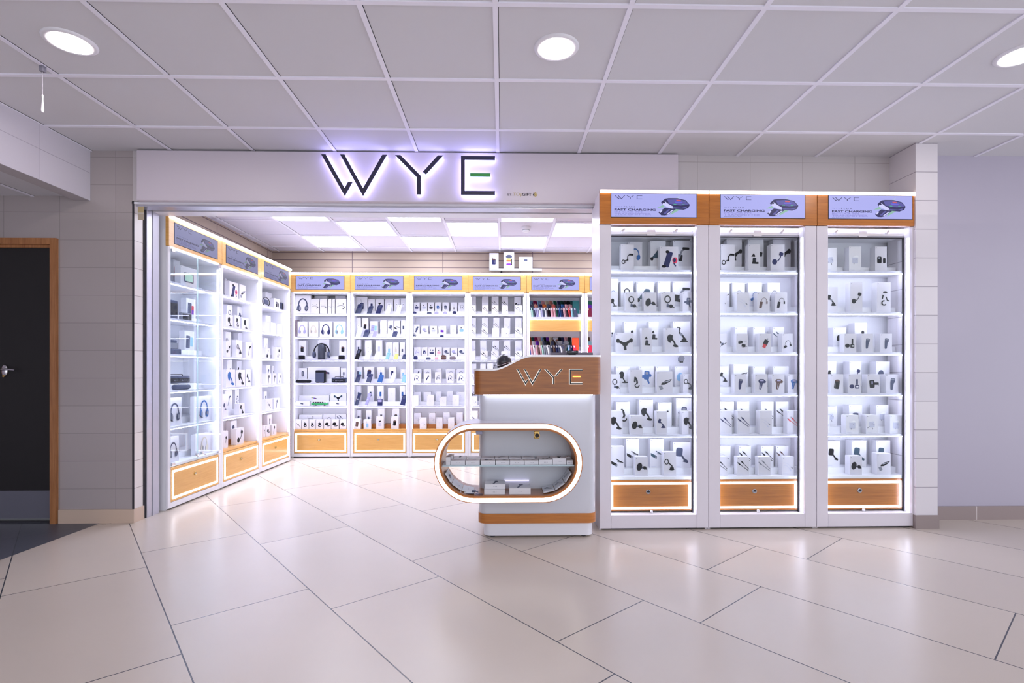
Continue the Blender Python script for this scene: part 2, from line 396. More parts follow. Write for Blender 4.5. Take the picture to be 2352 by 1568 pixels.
(x0,z1),(x1,z0)=tx(1178.5,442.5),tx(1200,451.5); text(b,'TOp',x0,x1,z0,z1,HYF-.0015,M_gold)
(x0,z1),(x1,z0)=tx(1199,443),tx(1221,450); text(b,'GIFT',x0,x1,z0,z1,HYF-.0016,mat('ink',(30,26,44),.5),.03)
cx0,cz0=tx(1229,446.5)
for k in range(8):
    a=2*PI*k/8; m=M_gold if k not in (3,4,5) else mat('ink',(30,26,44))
    b.prism(orient([(cx0+.017*math.cos(a-.25),cz0+.017*math.sin(a-.25)),(cx0+.017*math.cos(a+.25),cz0+.017*math.sin(a+.25)),(cx0+.007*math.cos(a+.3),cz0+.007*math.sin(a+.3)),(cx0+.007*math.cos(a-.3),cz0+.007*math.sin(a-.3))]),HYF-.0016,HYF-.0004,m)
b.prism([(cx0+.006*math.cos(k*PI/5),cz0+.006*math.sin(k*PI/5)) for k in range(10)],HYF-.0016,HYF-.0004,M_gold)
build('byline',rel(b,sg),sg)
# small maker's plate under the header
PYF=WY+.186
(x0,z1),(x1,z0)=at(930,475.5,PYF),at(975,483.5,PYF)
pl=tag(build('maker_plate',(lambda q:(q.bbox(x0,x1,PYF-.006,PYF+.003,z0,z1,mat('plate_navy',(34,34,58),.4),.002),text(q,'nbc',x0+.05,x1-.05,z0+.005,z1-.004,PYF-.0065,mat('plate_ink',(150,150,175))),q.box(x0+.006,x0+.011,PYF-.0075,PYF-.006,(z0+z1)/2-.002,(z0+z1)/2+.003,M_chrome),q.box(x1-.011,x1-.006,PYF-.0075,PYF-.006,(z0+z1)/2-.002,(z0+z1)/2+.003,M_chrome),q)[3+1])(MB())),'small dark plate with pale letters under the middle of the shop header','plate')
# ------------------------------------------------------------------ ceiling lights
def downlight(px,py,label):
    x,y=floorpt(px,py,H)
    t=thing('downlight',label,'ceiling light',(x,y,H),0,'round downlights in the hall ceiling')
    b=MB(); b.lathe([(.082,-.004),(.086,-.009),(.104,-.009),(.113,-.002),(.113,0)],M_white,(0,0,0),40); build('trim_ring',b,t)
    b=MB(); b.lathe([(.0,-.0095),(.083,-.0095)],M_down,(0,0,0),40); build('lamp_lens',b,t)
    return t
dl=downlight(161,96,'round lit downlight at the left end of the hall ceiling')
for px,py,lb in ((1278,109,'round lit downlight near the middle of the hall ceiling'),(2347,125,'round lit downlight cut off by the right edge of the photo')):
    x,y=floorpt(px,py,H); dup(dl,(x,y,H),0,lb,'round downlights in the hall ceiling')
rows={0:(5.07-.61,[-1,1,-3]),1:(5.07,[0,-2,-4,2]),2:(5.68,[-3,-1,1]),3:(6.29,[0,-2,-4,2])}
P0=None; ordn=['first','second','third','fourth','fifth','sixth','seventh','eighth','ninth','tenth','eleventh','twelfth','thirteenth','fourteenth','fifteenth','sixteenth','seventeenth','eighteenth','nineteenth','twentieth','twenty-first','twenty-second','twenty-third','twenty-fourth','twenty-fifth']
rn={0:'hidden front row',1:'row nearest the header',2:'middle row',3:'row nearest the back wall'}
for r,(y0,cols) in rows.items():
    for i,k in enumerate(sorted(cols)):
        if r==0 : continue
        x=-.03+.6*k+.3; lb='square lit panel, %s from left in the %s'%(ordn[i],rn[r])
        if P0 is None:
            P0=thing('panel_light',lb,'ceiling light',(x,y0+.305,H),0,'square panels in the shop ceiling')
            b=MB(); b.box(-.276,.276,-.281,.281,-.012,-.007,M_panel); build('diffuser',b,P0)
            b=MB()
            for q in ((-.288,.288,-.293,-.279),(-.288,.288,.279,.293),(-.288,-.274,-.293,.293),(.274,.288,-.293,.293)): b.box(*q,-.014,-.001,M_grid)
            build('frame',b,P0)
        else: dup(P0,(x,y0+.305,H),0,lb,'square panels in the shop ceiling')
x,y=floorpt(1208,521,H)
t=thing('smoke_detector','round white smoke detector on the shop ceiling','smoke detector',(x,y,H))
b=MB(); b.lathe([(.055,0),(.055,-.02),(.048,-.03)],M_white); build('base',b,t)
b=MB(); b.lathe([(.042,-.03),(.038,-.055),(.02,-.062),(.0,-.063)],M_inner); b.lathe([(.043,-.036),(.043,-.042)],mat('vent_grey',(140,140,150))); build('sensor_head',b,t)
x,y=floorpt(98,150,H)
t=thing('pull_cord','thin pull cord switch hanging from the ceiling left of the sign','pull switch',(x,y,H))
b=MB(); b.bbox(-.012,.012,-.012,.012,-.035,0,mat('cord_mount',(120,118,132),.5),.003); build('mount',b,t)
b=MB(); b.tube([(0,0,-.03),(0,0,-.16)],.0012,mat('cord',(150,145,158)),6); build('cord',b,t)
b=MB(); b.lathe([(.001,-.155),(.005,-.158),(.004,-.165),(.003,-.175),(.007,-.24),(.004,-.25)],mat('clear_toggle',(206,202,212),.2),(0,0,0),12); build('toggle',b,t)
b=MB(); (x0,z1),(x1,z0)=at(317,474,WY),at(331,505,WY); zm=(z0+z1)/2
b.box(x0,x1,WY-.0012,WY,zm+.004,z1,mat('tape_yellow',(178,160,118),.6)); b.box(x0,x1,WY-.0012,WY,zm-.003,zm+.004,mat('tape_pale',(196,190,182),.6)); b.box(x0,x1,WY-.0012,WY,z0,zm-.003,mat('tape_tan',(178,164,144),.6))
tag(build('tape_patch',b),'yellowed tape patch on the tiled wall beside the opening','tape')
# ================================================================== CABINETS
SHELF=[1.845,1.547,1.253,.955,.658,.357]          # shelf tops, topmost first
def screen_mesh(W, Hh, dim, nm):
    e=lambda n,c,s: mat('screen_%s_%s'%(nm,n), c, emit=s*dim)
    bg=e('ground',(176,178,244),.95); ink=e('ink',(34,30,84),.8); mid=e('mid',(94,92,168),.9); dk=e('dark',(46,44,100),.8)
    hi=e('hi',(206,206,255),1.0); gr=e('green',(150,196,178),.9); rd=e('red',(214,96,110),.9); ln=e('line',(132,128,206),.9); gd=e('dot',(84,190,150),.9); bl=e('blue',(110,100,230),.9)
    b=MB(); b.box(-W/2-.004,W/2+.004,.001,.02,-Hh/2-.004,Hh/2+.004,M_dark); b.box(-W/2,W/2,0,.002,-Hh/2,Hh/2,bg)
    X=lambda c:-W/2+(c-362)/1648*W; Z=lambda c:Hh/2-(c-130)/450*Hh
    def poly(pts,m,k): b.prism(orient([(X(p[0]),Z(p[1])) for p in pts]),-.0004*k,0,m)
    for key in 'WYE':
        for p in logo_polys(key,X(428),Z(166),X(958)-X(428),Z(166)-Z(234),34,1.15):
            for q in quadify(p): b.prism(orient(q),-.0004,0,ink)
    T=lambda s,x0,x1,z0,z1,m,bd=0,ol=0:text(b,s,X(x0),X(x1),Z(z1),Z(z0),-.0009,m,bd,ol)
    T('W Y E',425,572,376,396,ln); T('F L U X',602,818,374,398,ink)
    T('FAST CHARGING',422,1218,421,462,ink,.035)
    T('IN-CAR FM',422,955,468,500,ln,0,.022); T('TRANSMITTER',422,1130,506,546,ln,0,.022)
    T('With Dual Charging Ports',422,765,556,571,ink)
    poly([(1245,402),(1360,345),(1400,392)],gr,1); poly([(1500,540),(1690,432),(1570,420)],gr,1); poly([(1590,225),(1690,150),(1660,222)],e('pale',(178,190,232),1.0),1)
    poly([(1270,490),(1400,395),(1610,428),(1440,540),(1390,548),(1325,545)],dk,2)
    poly([(1290,480),(1330,440),(1350,450),(1310,500)],hi,3); poly([(1365,512),(1470,425),(1500,432),(1410,520)],mid,3); poly([(1420,525),(1540,440),(1570,444),(1445,530)],hi,3)
    poly([(1322,290),(1400,222),(1470,212),(1640,212),(1800,250),(1880,340),(1850,400),(1760,436),(1560,420),(1480,402),(1345,335)],dk,3)
    poly([(1440,240),(1640,228),(1790,262),(1860,335),(1700,352),(1480,322)],mid,4); poly([(1345,335),(1480,402),(1560,418),(1550,372),(1470,330),(1380,262)],hi,4)
    poly([(1350,270),(1385,262),(1400,305),(1370,318)],ink,5); poly([(1520,385),(1720,400),(1830,372),(1800,410),(1600,415)],mid,4)
    poly([(1615,244),(1700,248),(1712,270),(1620,268)],rd,5); poly([(1590,278),(1730,284),(1740,302),(1600,302)],bl,5)
    poly([(1562,324),(1615,326),(1615,338),(1562,336)],gd,5); poly([(1730,330),(1780,332),(1780,342),(1730,341)],gd,5)
    return b
def ring_frame(b,x0,x1,z0,z1,w,y0,y1,m):
    b.box(x0,x1,y0,y1,z1-w,z1,m); b.box(x0,x1,y0,y1,z0,z0+w,m); b.box(x0,x0+w,y0,y1,z0+w,z1-w,m); b.box(x1-w,x1,y0,y1,z0+w,z1-w,m)
def cabinet(kind, W, name, label, cat, loc, rotz, group, cases=False):
    hall = kind=='hall'; D=.31 if hall else .36; P=.083 if hall else .036; HT=2.39 if hall else 2.37
    t=thing(name,label,cat,loc,rotz,group)
    gy=.07 if hall else .004            # how far the opening is set back
    h2=W/2-.0015; o2=W/2-P              # half widths
    TP=2.34 if hall else HT-.01; DT=.19 if hall else D
    b=MB(); b.box(-h2,-h2+.016,.02,D,.0,TP,M_post if hall else M_inner); b.box(h2-.016,h2,.02,D,.0,TP,M_post if hall else M_inner); b.box(-h2+.016,h2-.016,D-.012,D,.03,TP,M_inner)
    if hall: b.box(-h2,-h2+.016,.02,DT,TP,HT-.01,M_post); b.box(h2-.016,h2,.02,DT,TP,HT-.01,M_post)
    b.box(-h2+.016,h2-.016,.02,DT-.012,HT-.03,HT-.01,M_inner); b.box(-h2+.016,h2-.016,gy+.002,D-.012,2.1,2.115,M_inner)
    b.box(-h2+.016,h2-.016,.03,D-.012,.03,.05,M_inner)
    build('carcass',b,t)
    top=2.15 if hall else 2.12
    base=.105 if hall else .055
    fr=M_post if hall else M_white
    b=MB(); b.bbox(-h2,-o2,0,.02,.012,top-.002,fr,.002); b.bbox(o2,h2,0,.02,.012,top-.002,fr,.002); b.bbox(-o2,o2,.001,.02,.012,base,fr,.002)
    if hall:
        b.box(-o2-.001,-o2,.02,gy+.01,.1,top,M_inner); b.box(o2,o2+.001,.02,gy+.01,.1,top,M_inner)
        b.box(-o2,o2,.02,gy+.05,.085,.1,M_white)
        b.box(-o2,o2,gy+.012,gy+.03,2.085,2.15,mat('valance',(206,204,214),.4))
        b.box(-.03,.03,gy+.004,gy+.012,2.09,2.135,M_white)
    build('front_frame',b,t)
    b=MB(); b.box(-h2+.03,-h2+.07,.04,.08,0,.03,M_dark); b.box(h2-.07,h2-.03,.04,.08,0,.03,M_dark); b.box(-h2+.03,-h2+.07,D-.08,D-.04,0,.03,M_dark); b.box(h2-.07,h2-.03,D-.08,D-.04,0,.03,M_dark); b.box(-h2+.02,h2-.02,.03,.035,.0,.014,M_dark); build('feet',b,t)
    # fascia, screen and top light
    wd=M_wood if hall else M_wood2
    b=MB(); b.bbox(-h2,h2,-.008,.02,top,HT-.002,wd,.0015); f=build('fascia',b,t)
    sw,sh=((.602,.163) if hall else (.61,.166)); cz=(2.28 if hall else 2.236)
    key=(kind,'dim' if kind=='side' else 'on')
    if key not in SCR: SCR[key]=build('screen',screen_mesh(sw,sh,.36 if kind=='side' else 1.0,'dim' if kind=='side' else 'on'),f,(-.005,-.011,cz)).data
    else: build('screen',None,f,(-.005,-.011,cz),mesh=SCR[key])
    b=MB(); b.box(-h2+.002,h2-.002,-.016,-.0085,HT-.025,HT-.003,LEDW if hall else LED); build('top_light',b,f)
    # vertical lights
    z0,z1=(.11,2.075) if hall else (.37,2.06)
    for s in (-1,1):
        b=MB()
        if hall: b.box(min(s*o2,s*(o2-.003)),max(s*o2,s*(o2-.003)),.026,.052,z0,z1,LEDV)
        else: b.box(min(s*o2,s*(o2-.004)),max(s*o2,s*(o2-.004)),.004,.02,z0,z1,LEDV)
        build('side_light',b,t)
    b=MB(); b.box(-o2,o2,gy if hall else .004,(gy+.008) if hall else .016,top-.007 if hall else top-.012,top-.002 if hall else top-.003,LED); build('head_light',b,t)
    ins=W/2-.018
    # shelves
    for i,z in enumerate(SHELF):
        if cases and i not in (0,2,4): continue
        if i==5:
            b=MB(); b.box(-ins,ins,gy+.012,D-.013,z-.02,z,M_inner if hall or label.startswith('near') else M_wood2); build('deck',b,t)
        else:
            th=.014 if not cases else .028
            zz=z if not cases else {0:1.806,2:1.318,4:.83}[i]
            b=MB(); b.box(-ins,ins,gy+.02,D-.013,zz-th,zz,M_inner); b.box(-ins,ins,gy+.017,gy+.02,zz-th,zz+.002,mat('shelf_edge',(206,206,222),.35)); sh_=build('shelf',b,t)
            b=MB(); b.box(-ins+.01,ins-.01,gy+.021,gy+.032,zz-th-.006,zz-th,LEDB); build('shelf_light',b,sh_)
        if cases: continue
        b=MB(); r0=.17 if hall else .17; b.box(-ins+.004,ins-.004,r0,D-.013,z,z+(.045 if hall else .05),M_inner if (hall or i<5 or label.startswith('near')) else M_wood); build('riser',b,t)
    if cases:
        for z in (1.806,1.318,.83):
            b=MB(); b.box(-ins+.002,ins-.002,.13,.23,z,z+.056,M_inner); b.box(-ins+.002,ins-.002,.23,D-.013,z,z+.115,M_inner); build('riser',b,t)
        for z0,z1 in ((1.622,1.772),(1.134,1.284),(.646,.796)):
            b=MB(); b.bbox(-ins+.006,ins-.006,.03,.05,z0,z1,M_wood2,.002); build('wood_panel',b,t)
            b=MB()
            for s in (-1,1): b.box(min(s*(ins-.002),s*(ins+.001)),max(s*(ins-.002),s*(ins+.001)),.032,.05,z0,z1,LED)
            build('panel_light',b,t)
        z0,z1=1.62,1.625
    # drawer
    if hall: x1,y,za,zb=o2+.0,gy+.012,.112,.335
    else: x1,y,za,zb=o2,.002,.058,.334
    b=MB(); b.bbox(-x1+.002,x1-.002,y,y+.02,za,zb,wd,.002); dr=build('drawer',b,t)
    b=MB(); g=.014 if hall else .02; ring_frame(b,-x1+g,x1-g,za+g,zb-g*1.2,.0155 if hall else .017,y-.003,y,LEDR); build('light_frame',b,dr)
    b=MB(); lz=za+(zb-za)*.62
    b.lathe([(.016,0),(.016,.006),(.012,.009),(.0115,.006),(.0,.006)],M_steel if hall else M_brass,(-.02,y,lz),24,axis='y')
    b.box(-.028,-.012,y-.0075,y-.006,lz-.004,lz+.006,M_dark if hall else M_chrome); build('lock',b,dr)
    if hall:
        for x in (-.205,.175):
            b=MB(); b.tube([(x,gy+.012,2.13),(x,gy+.002,2.125)],.004,M_chrome,8); b.tube([(x+.012,gy+.0,2.135),(x-.014,gy-.012,2.112)],.0085,M_white,12); s_=build('spot_light',b,t)
    glassy = hall or label.startswith('near')
    if glassy:
        zb_,zt=(.1,2.083) if hall else (.345,2.11)
        gyy=gy+.004 if hall else -.004
        if hall:
            b=MB(); b.box(-o2+.002,o2-.002,gyy,gyy+.005,zb_+.002,zt,G_thin); g_=build('glass_door',b,t)
            b=MB(); b.box(-o2,o2,gyy-.003,gyy+.007,zt-.002,zt+.005,M_dark); b.box(o2-.009,o2-.002,gyy-.003,gyy+.007,zb_,zt,M_dark); build('door_edge',b,g_)
            b=MB(); b.bbox(-.008,.008,gyy-.016,gyy,zb_+.004,zb_+.02,M_white,.002); build('door_stop',b,g_)
        else:
            for s in (-1,1):
                b=MB(); b.box(min(s*.002,s*(o2+.01)),max(s*.002,s*(o2+.01)),gyy-.006,gyy,zb_,zt,G_side); g_=build('glass_door',b,t)
                b=MB()
                b.box(min(s*.002,s*.0045),max(s*.002,s*.0045),gyy-.0065,gyy+.0005,zb_,zt,mat('glass_edge',(214,240,244),.2,spec=.8)); build('door_edge',b,g_)
                b=MB(); b.bbox(s*(o2-.015)-.02,s*(o2-.015)+.02,gyy-.012,gyy+.002,zt-.03,zt-.006,M_chrome,.002); b.bbox(s*(o2-.015)-.02,s*(o2-.015)+.02,gyy-.012,gyy+.002,zb_+.006,zb_+.03,M_chrome,.002); build('hinge',b,g_)
                b=MB(); b.tube([(s*.035,gyy-.006,zb_+.05),(s*.035,gyy-.03,zb_+.05)],.01,M_chrome,12); b.tube([(s*.035,gyy-.026,zb_+.05),(s*.055,gyy-.04,zb_+.035)],.005,M_chrome,8); build('lock',b,g_)
    return t
SCR={}
class Bay:
    def __init__(s,O,ang,W,kind,name):
        s.O=Vector(O); s.a=ang; s.W=W; s.kind=kind; s.name=name
        s.u=Vector((math.cos(ang),math.sin(ang))); s.n=Vector((-math.sin(ang),math.cos(ang)))
    def solve(s,px,d):
        r=ray(px); A=s.O+s.n*d       # A + S*u = t*r
        det=-s.u.x*r.y+r.x*s.u.y
        # S*u - t*r = -A
        a,b_,c,d_=s.u.x,-r.x,s.u.y,-r.y; D=a*d_-b_*c
        S=(-A.x*d_+b_*A.y)/D; t=(a*-A.y+c*A.x)/D
        return S,t
    def pos(s,S,d,z=0):
        p=s.O+s.u*S+s.n*d; return (p.x,p.y,z)
    def centre(s): return s.pos(s.W/2,0,0)
BAYS={}
# right-hand hall showcases
a=math.radians(.45); O=Vector((.684,3.655)); WR=.7745
for i,(k,nm) in enumerate((('h1','left hall showcase'),('h2','middle hall showcase'),('h3','right hall showcase'))):
    BAYS[k]=Bay(O+Vector((math.cos(a),math.sin(a)))*WR*i,a,WR,'hall',nm)
xs=[at(p,700,6.73)[0] for p in (668.5,803,938,1073,1208,1343)]; WB=(xs[-1]-xs[0])/5
for i,(k,nm) in enumerate((('b1','leftmost back bay'),('b2','second back bay'),('b3','third back bay'),('b4','fourth back bay'),('b5','phone case bay'),('b6','last back bay'))):
    BAYS[k]=Bay((xs[0]+WB*i,6.73),0,WB,'back',nm)
al=math.atan2(2.272,.06); OL=Vector((-2.67,4.225)); WS=.757
for i,(k,nm) in enumerate((('s1','near side bay'),('s2','middle side bay'),('s3','far side bay'))):
    BAYS[k]=Bay(OL+Vector((math.cos(al),math.sin(al)))*WS*i,al,WS,'side',nm)
protos={}
for k,B in BAYS.items():
    lb={'hall':'tall white freestanding display cabinet with wood top, %s of three right of the counter'%B.name.split()[0],
        'back':None,'side':'%s white shelf cabinet with wood top along the shop left wall'%B.name.split()[0]}[B.kind]
    if k=='s1': lb='near glass doored white shelf cabinet at the left edge of the shop opening'
    if B.kind=='back':
        lb={'b1':'white back wall cabinet with speakers and headphones, leftmost bay','b2':'white back wall cabinet of power banks, second bay from left','b3':'white back wall cabinet of earphones, third bay from left','b4':'white back wall cabinet of cable boxes, partly behind the counter','b5':'white back wall cabinet packed with colourful phone cases','b6':'white back wall cabinet mostly hidden behind the hall showcases'}[k]
    gp={'hall':'tall hall showcases','back':'display cabinets along the back wall','side':'display cabinets along the left wall'}[B.kind]
    nm={'hall':'display_showcase','back':'shelf_cabinet','side':'shelf_cabinet'}[B.kind]
    key=B.kind+('c' if k in('b5','b6') else '')+('g' if k=='s1' else '')
    loc=B.centre()
    if key in protos: dup(protos[key],loc,B.a,lb,gp)
    else: protos[key]=cabinet(B.kind,B.W,nm,lb,'cabinet',loc,B.a,gp,cases=k in('b5','b6'))
# ================================================================== PRINTED PICTURES
class Pic:
    """draws a flat printed picture on the front of a box, stacked in thin layers"""
    def __init__(s,mb,cx,cz,S,y): s.b=mb; s.cx=cx; s.cz=cz; s.S=S; s.y=y; s.k=0
    def poly(s,pts,c):
        s.k+=1; y=s.y-.00025*s.k; p=orient([(s.cx+a*s.S,s.cz+b*s.S) for a,b in pts])
        s.b.add([(q[0],y,q[1]) for q in p],[list(range(len(p)))],pm(c) if isinstance(c,str) else c)
    def disc(s,x,z,rx,rz,c,rot=0,n=12):
        s.poly([(x+rx*math.cos(2*PI*k/n)*math.cos(rot)-rz*math.sin(2*PI*k/n)*math.sin(rot),z+rx*math.cos(2*PI*k/n)*math.sin(rot)+rz*math.sin(2*PI*k/n)*math.cos(rot)) for k in range(n)],c)
    def line(s,pts,w,c):
        q=stroke(pts,w); 
        for k in quadify(q): s.poly(k,c)
    def arc(s,x,z,rx,rz,a0,a1,w,c,n=12,rot=0):
        P=[]
        for k in range(n+1):
            t=a0+(a1-a0)*k/n; X=rx*math.cos(t); Z=rz*math.sin(t); P.append((x+X*math.cos(rot)-Z*math.sin(rot),z+X*math.sin(rot)+Z*math.cos(rot)))
        s.line(P,w,c)
    def rr(s,x0,x1,z0,z1,c,r=.12,rot=0):
        p=rrect(x0,x1,z0,z1,min(r,(x1-x0)/2.1,(z1-z0)/2.1),3); mx=(x0+x1)/2; mz=(z0+z1)/2
        s.poly([(mx+(a-mx)*math.cos(rot)-(b-mz)*math.sin(rot),mz+(a-mx)*math.sin(rot)+(b-mz)*math.cos(rot)) for a,b in p],c)
PI2=2*PI
def m_ringmount(p,c): p.line([(-.05,.1),(-.02,-.4)],.2,'grey'); p.arc(-.05,.5,.42,.5,0,PI2,.16,c,14); p.rr(-.2,.2,-.7,-.25,'slate'); p.disc(.45,-.55,.3,.28,c); p.line([(.5,-.6),(.95,-.75)],.12,c)
def m_discmount(p,c): p.line([(0,-.1),(.5,-.15)],.25,'slate'); p.disc(-.35,.05,.45,.68,c,-.25,16); p.disc(.55,-.15,.28,.3,c); p.line([(.3,.1),(.9,-.4)],.2,c)
def m_gooseneck(p,c): p.arc(-.65,-.6,.25,.3,0,PI2,.12,c); p.line([(-.5,-.45),(0,-.3),(.05,.3),(.35,.6),(.9,.5)],.13,c); p.rr(.25,.95,.42,.7,c,.1,-.1); p.disc(0,-.3,.14,.14,c)
def m_discneck(p,c): p.disc(-.45,-.5,.38,.42,c); p.line([(-.3,-.45),(.1,-.3),(.4,.1),(.5,.5)],.13,c); p.rr(.25,.85,.4,.95,c,.15,-.3)
def m_clamp(p,c): p.rr(-.45,.2,-.9,.9,c,.12,-.3); p.disc(-.2,.85,.22,.18,'black'); p.disc(-.6,-.8,.28,.16,'black'); p.disc(.65,-.1,.3,.35,'bright'); p.disc(.6,-.1,.18,.25,c); p.line([(.5,-.4),(.75,-.8)],.14,c)
def m_visor(p,c): p.rr(-.9,.1,-.8,0,c,.12,-.15); p.line([(-.3,-.5),(0,.4),(.5,.7)],.2,'grey'); p.rr(.1,.95,.55,.85,c,.1,-.05)
def m_tent(p,c): p.poly([(-.9,-.5),(.05,.75),(.5,.7),(1,-.5)],c); p.line([(.1,.7),(.6,-.5)],.05,'slate'); p.disc(-.85,-.6,.22,.25,'black')
def m_claw(p,c): p.line([(-.8,.3),(-.2,-.05),(.2,-.05),(.8,.35)],.34,c); p.disc(-.85,.3,.22,.3,c); p.disc(.85,.35,.22,.3,c); p.line([(0,-.1),(.1,-.9)],.34,c); p.rr(-.3,.4,-.35,.1,'black')
def m_clip(p,c): p.poly([(-.55,.35),(-.1,.95),(.2,.45),(.1,.3)],c); p.rr(-.3,.35,-.7,.15,c,.15,-.08); p.rr(-.4,.75,-.95,-.6,c,.08,-.04); p.line([(.1,.1),(.15,-.5)],.06,'slate')
def m_clawarm(p,c): p.disc(-.35,.45,.42,.5,c); p.rr(-.6,0,-.1,.95,c,.1,-.3); p.line([(-.1,.3),(.3,-.2),(.5,-.7)],.26,c); p.disc(.5,-.75,.42,.2,c,-.2); p.line([(-.6,-.1),(-.2,-.25)],.14,c)
def m_lollipop(p,c): p.disc(.3,.5,.25,.3,c); p.line([(.28,.4),(.15,-.6)],.12,c)
def m_robotarm(p,c): p.rr(-.7,-.2,.1,.95,c,.1,-.35); p.line([(-.4,.4),(.1,-.1),(.45,-.6)],.24,c); p.disc(.3,-.8,.5,.14,c); p.rr(0,.6,-.75,-.45,c); p.disc(-.05,.05,.18,.18,'grey')
def m_hook(p,c): p.rr(-.35,-.05,0,.95,c,.05,-.1); p.line([(0,.8),(.2,0),(.1,-.3)],.3,c); p.arc(.15,-.55,.35,.3,PI*.6,PI*2.1,.18,c)
def m_tray(p,c): p.poly([(-.45,0),(.1,.35),(.95,.55),(.7,.2),(0,-.2),(-.5,-.25)],c); p.poly([(-.85,-.35),(-.4,-.3),(-.2,-.75),(-.6,-.95)],'grey'); p.line([(-.2,.1),(.7,.35)],.08,'pale')
def m_ringarm(p,c): p.arc(-.55,.5,.32,.4,0,PI2,.14,c); p.line([(-.25,.3),(.3,-.1),(.4,-.5)],.18,c); p.disc(.3,-.75,.45,.16,c); p.rr(0,.65,-.7,-.4,c)
def m_discstand(p,c): p.disc(-.2,.35,.42,.58,c,-.2,14); p.line([(-.1,.1),(.35,-.7)],.2,c); p.disc(.35,-.8,.55,.12,c)
def m_holder(p,c): p.rr(-.35,.4,-.35,.9,c,.18,-.1); p.disc(-.5,.1,.28,.22,c); p.disc(.5,.25,.2,.24,c); p.line([(.1,-.2),(.35,-.9)],.24,c); p.rr(-.15,.25,.4,.75,'grey',.1,-.1)
def m_holderarm(p,c): p.rr(-.7,.1,-.1,.95,c,.2,-.1); p.line([(0,0),(.5,-.75)],.22,c); p.poly([(.1,-.7),(.7,-.9),(.8,-.65),(.4,-.35)],c)
def m_wand(p,c): p.line([(-.3,-.8),(.2,.5)],.1,c); p.rr(0,.55,.45,.7,c,.06,.3); p.line([(.2,.55),(-.05,.2)],.12,c)
def m_camarm(p,c): p.poly([(-.95,.2),(-.3,-.1),(0,-.3),(-.1,-.7),(-.9,-.25)],c); p.line([(-.2,.5),(.2,.25),(.9,-.1)],.14,c); p.line([(0,.1),(.85,-.05)],.1,c); p.rr(-.3,0,-.65,-.3,'grey')
def m_cables(p,c):
    for dx,dz in ((-.35,0),(.2,.25)):
        p.line([(-.4+dx,.55+dz),(.95+dx*.2,-.65+dz)],.09,c); p.line([(-.55+dx,.7+dz),(-.15+dx,.33+dz)],.22,c); p.line([(-.68+dx,.82+dz),(-.52+dx,.67+dz)],.14,'grey')
def m_cable1(p,c): p.arc(.05,0,.45,.55,-.5,PI*1.1,.07,c); p.rr(-.75,-.2,-.75,-.35,c,.05,.5); p.rr(.35,.6,-.45,-.05,c,.05,.3)
def m_whitecable(p,c):
    p.line([(-.8,.7),(-.1,.45),(.5,-.1)],.06,'pale'); p.line([(-.8,.25),(-.2,.1),(.3,-.5)],.06,'pale'); p.line([(.45,-.05),(.7,-.3)],.16,'grey'); p.line([(.2,-.4),(.45,-.7)],.16,'pale')
def m_hub(p,c): p.rr(-.65,-.2,-.9,.2,c,.08,-.2); p.arc(.1,.25,.45,.55,PI*.05,PI*.95,.07,c); p.rr(.45,.65,-.2,.25,c,.05,0)
def m_plugs(p,c): p.rr(-.8,-.2,0,.45,c,.08,.4); p.rr(-.3,.3,-.3,.1,'slate',.08,.4); p.line([(-.9,-.9),(.9,.2)],.12,c)
def m_cut(p,c): p.rr(-.7,.1,0,.45,c,.08,.2); p.rr(-.1,.6,-.6,-.1,c,.08,-.2); p.line([(-.5,.6),(.8,.3)],.05,'grey'); p.line([(0,-.7),(.9,-.5)],.06,c)
def m_adapter(p,c): p.rr(-.3,.5,-.35,.7,'black',.12,-.45); p.rr(-.45,.15,-.75,-.1,'red',.08,-.45); p.line([(.3,.6),(.5,.9)],.2,'grey')
def m_bullet(p,c): p.rr(-.25,.45,.2,.95,c,.15,-.15); p.poly([(-.3,.35),(.3,.3),(.1,-.85),(-.15,-.95),(-.3,-.8)],c); p.disc(.12,.75,.28,.12,'grey',-.1)
def m_charger(p,c): p.poly([(-.5,.6),(-.3,.85),(.4,.85),(.8,.5),(.7,.2),(.1,.15),(-.4,.25)],c); p.poly([(-.3,.3),(.3,.25),(0,-.85),(-.35,-.8)],c); p.rr(-.2,.4,.5,.7,'lilac',.08); p.line([(0,.2),(-.15,-.7)],.08,'pale')
def m_pair(p,c): p.disc(-.5,-.35,.42,.34,c); p.rr(0,.7,-.7,-.1,c,.1); p.rr(.2,.5,-.1,.85,c,.1); p.rr(.2,.6,-.5,-.3,'white',.05)
def m_tcharger(p,c): p.rr(-.7,.15,-.6,.7,c,.2,.1); p.rr(0,.85,-.1,.3,c,.1); p.line([(.75,-.05),(.9,-.05)],.3,'grey'); p.rr(-.35,-.15,0,.5,'lilac',.05)
def m_cyl(p,c): p.rr(-.45,.4,-.75,.7,c,.2,-.15); p.disc(.05,.6,.38,.18,'brown'); p.line([(-.3,.2),(-.35,-.5)],.08,'grey')
def m_jar(p,c): p.rr(-.55,.5,-.6,.4,c,.25); p.disc(0,.4,.5,.2,'slate'); p.rr(.1,.4,-.3,.1,'pale',.1)
def m_plug(p,c): p.rr(-.55,.4,-.45,.6,'pale',.2,.15); p.disc(0,.2,.07,.1,'slate'); p.disc(.3,.05,.07,.1,'slate'); p.line([(-.5,-.3),(-.9,-.55)],.12,'grey'); p.line([(0,-.5),(.1,-.8)],.12,'grey')
def m_cube(p,c): p.rr(-.5,.5,-.6,.5,'pale',.15); p.poly([(-.5,.4),(.3,.8),(.65,.5),(.5,.4)],'white'); p.disc(.2,.1,.08,.05,'grey'); p.line([(-.2,-.5),(-.2,-.75)],.12,'grey')
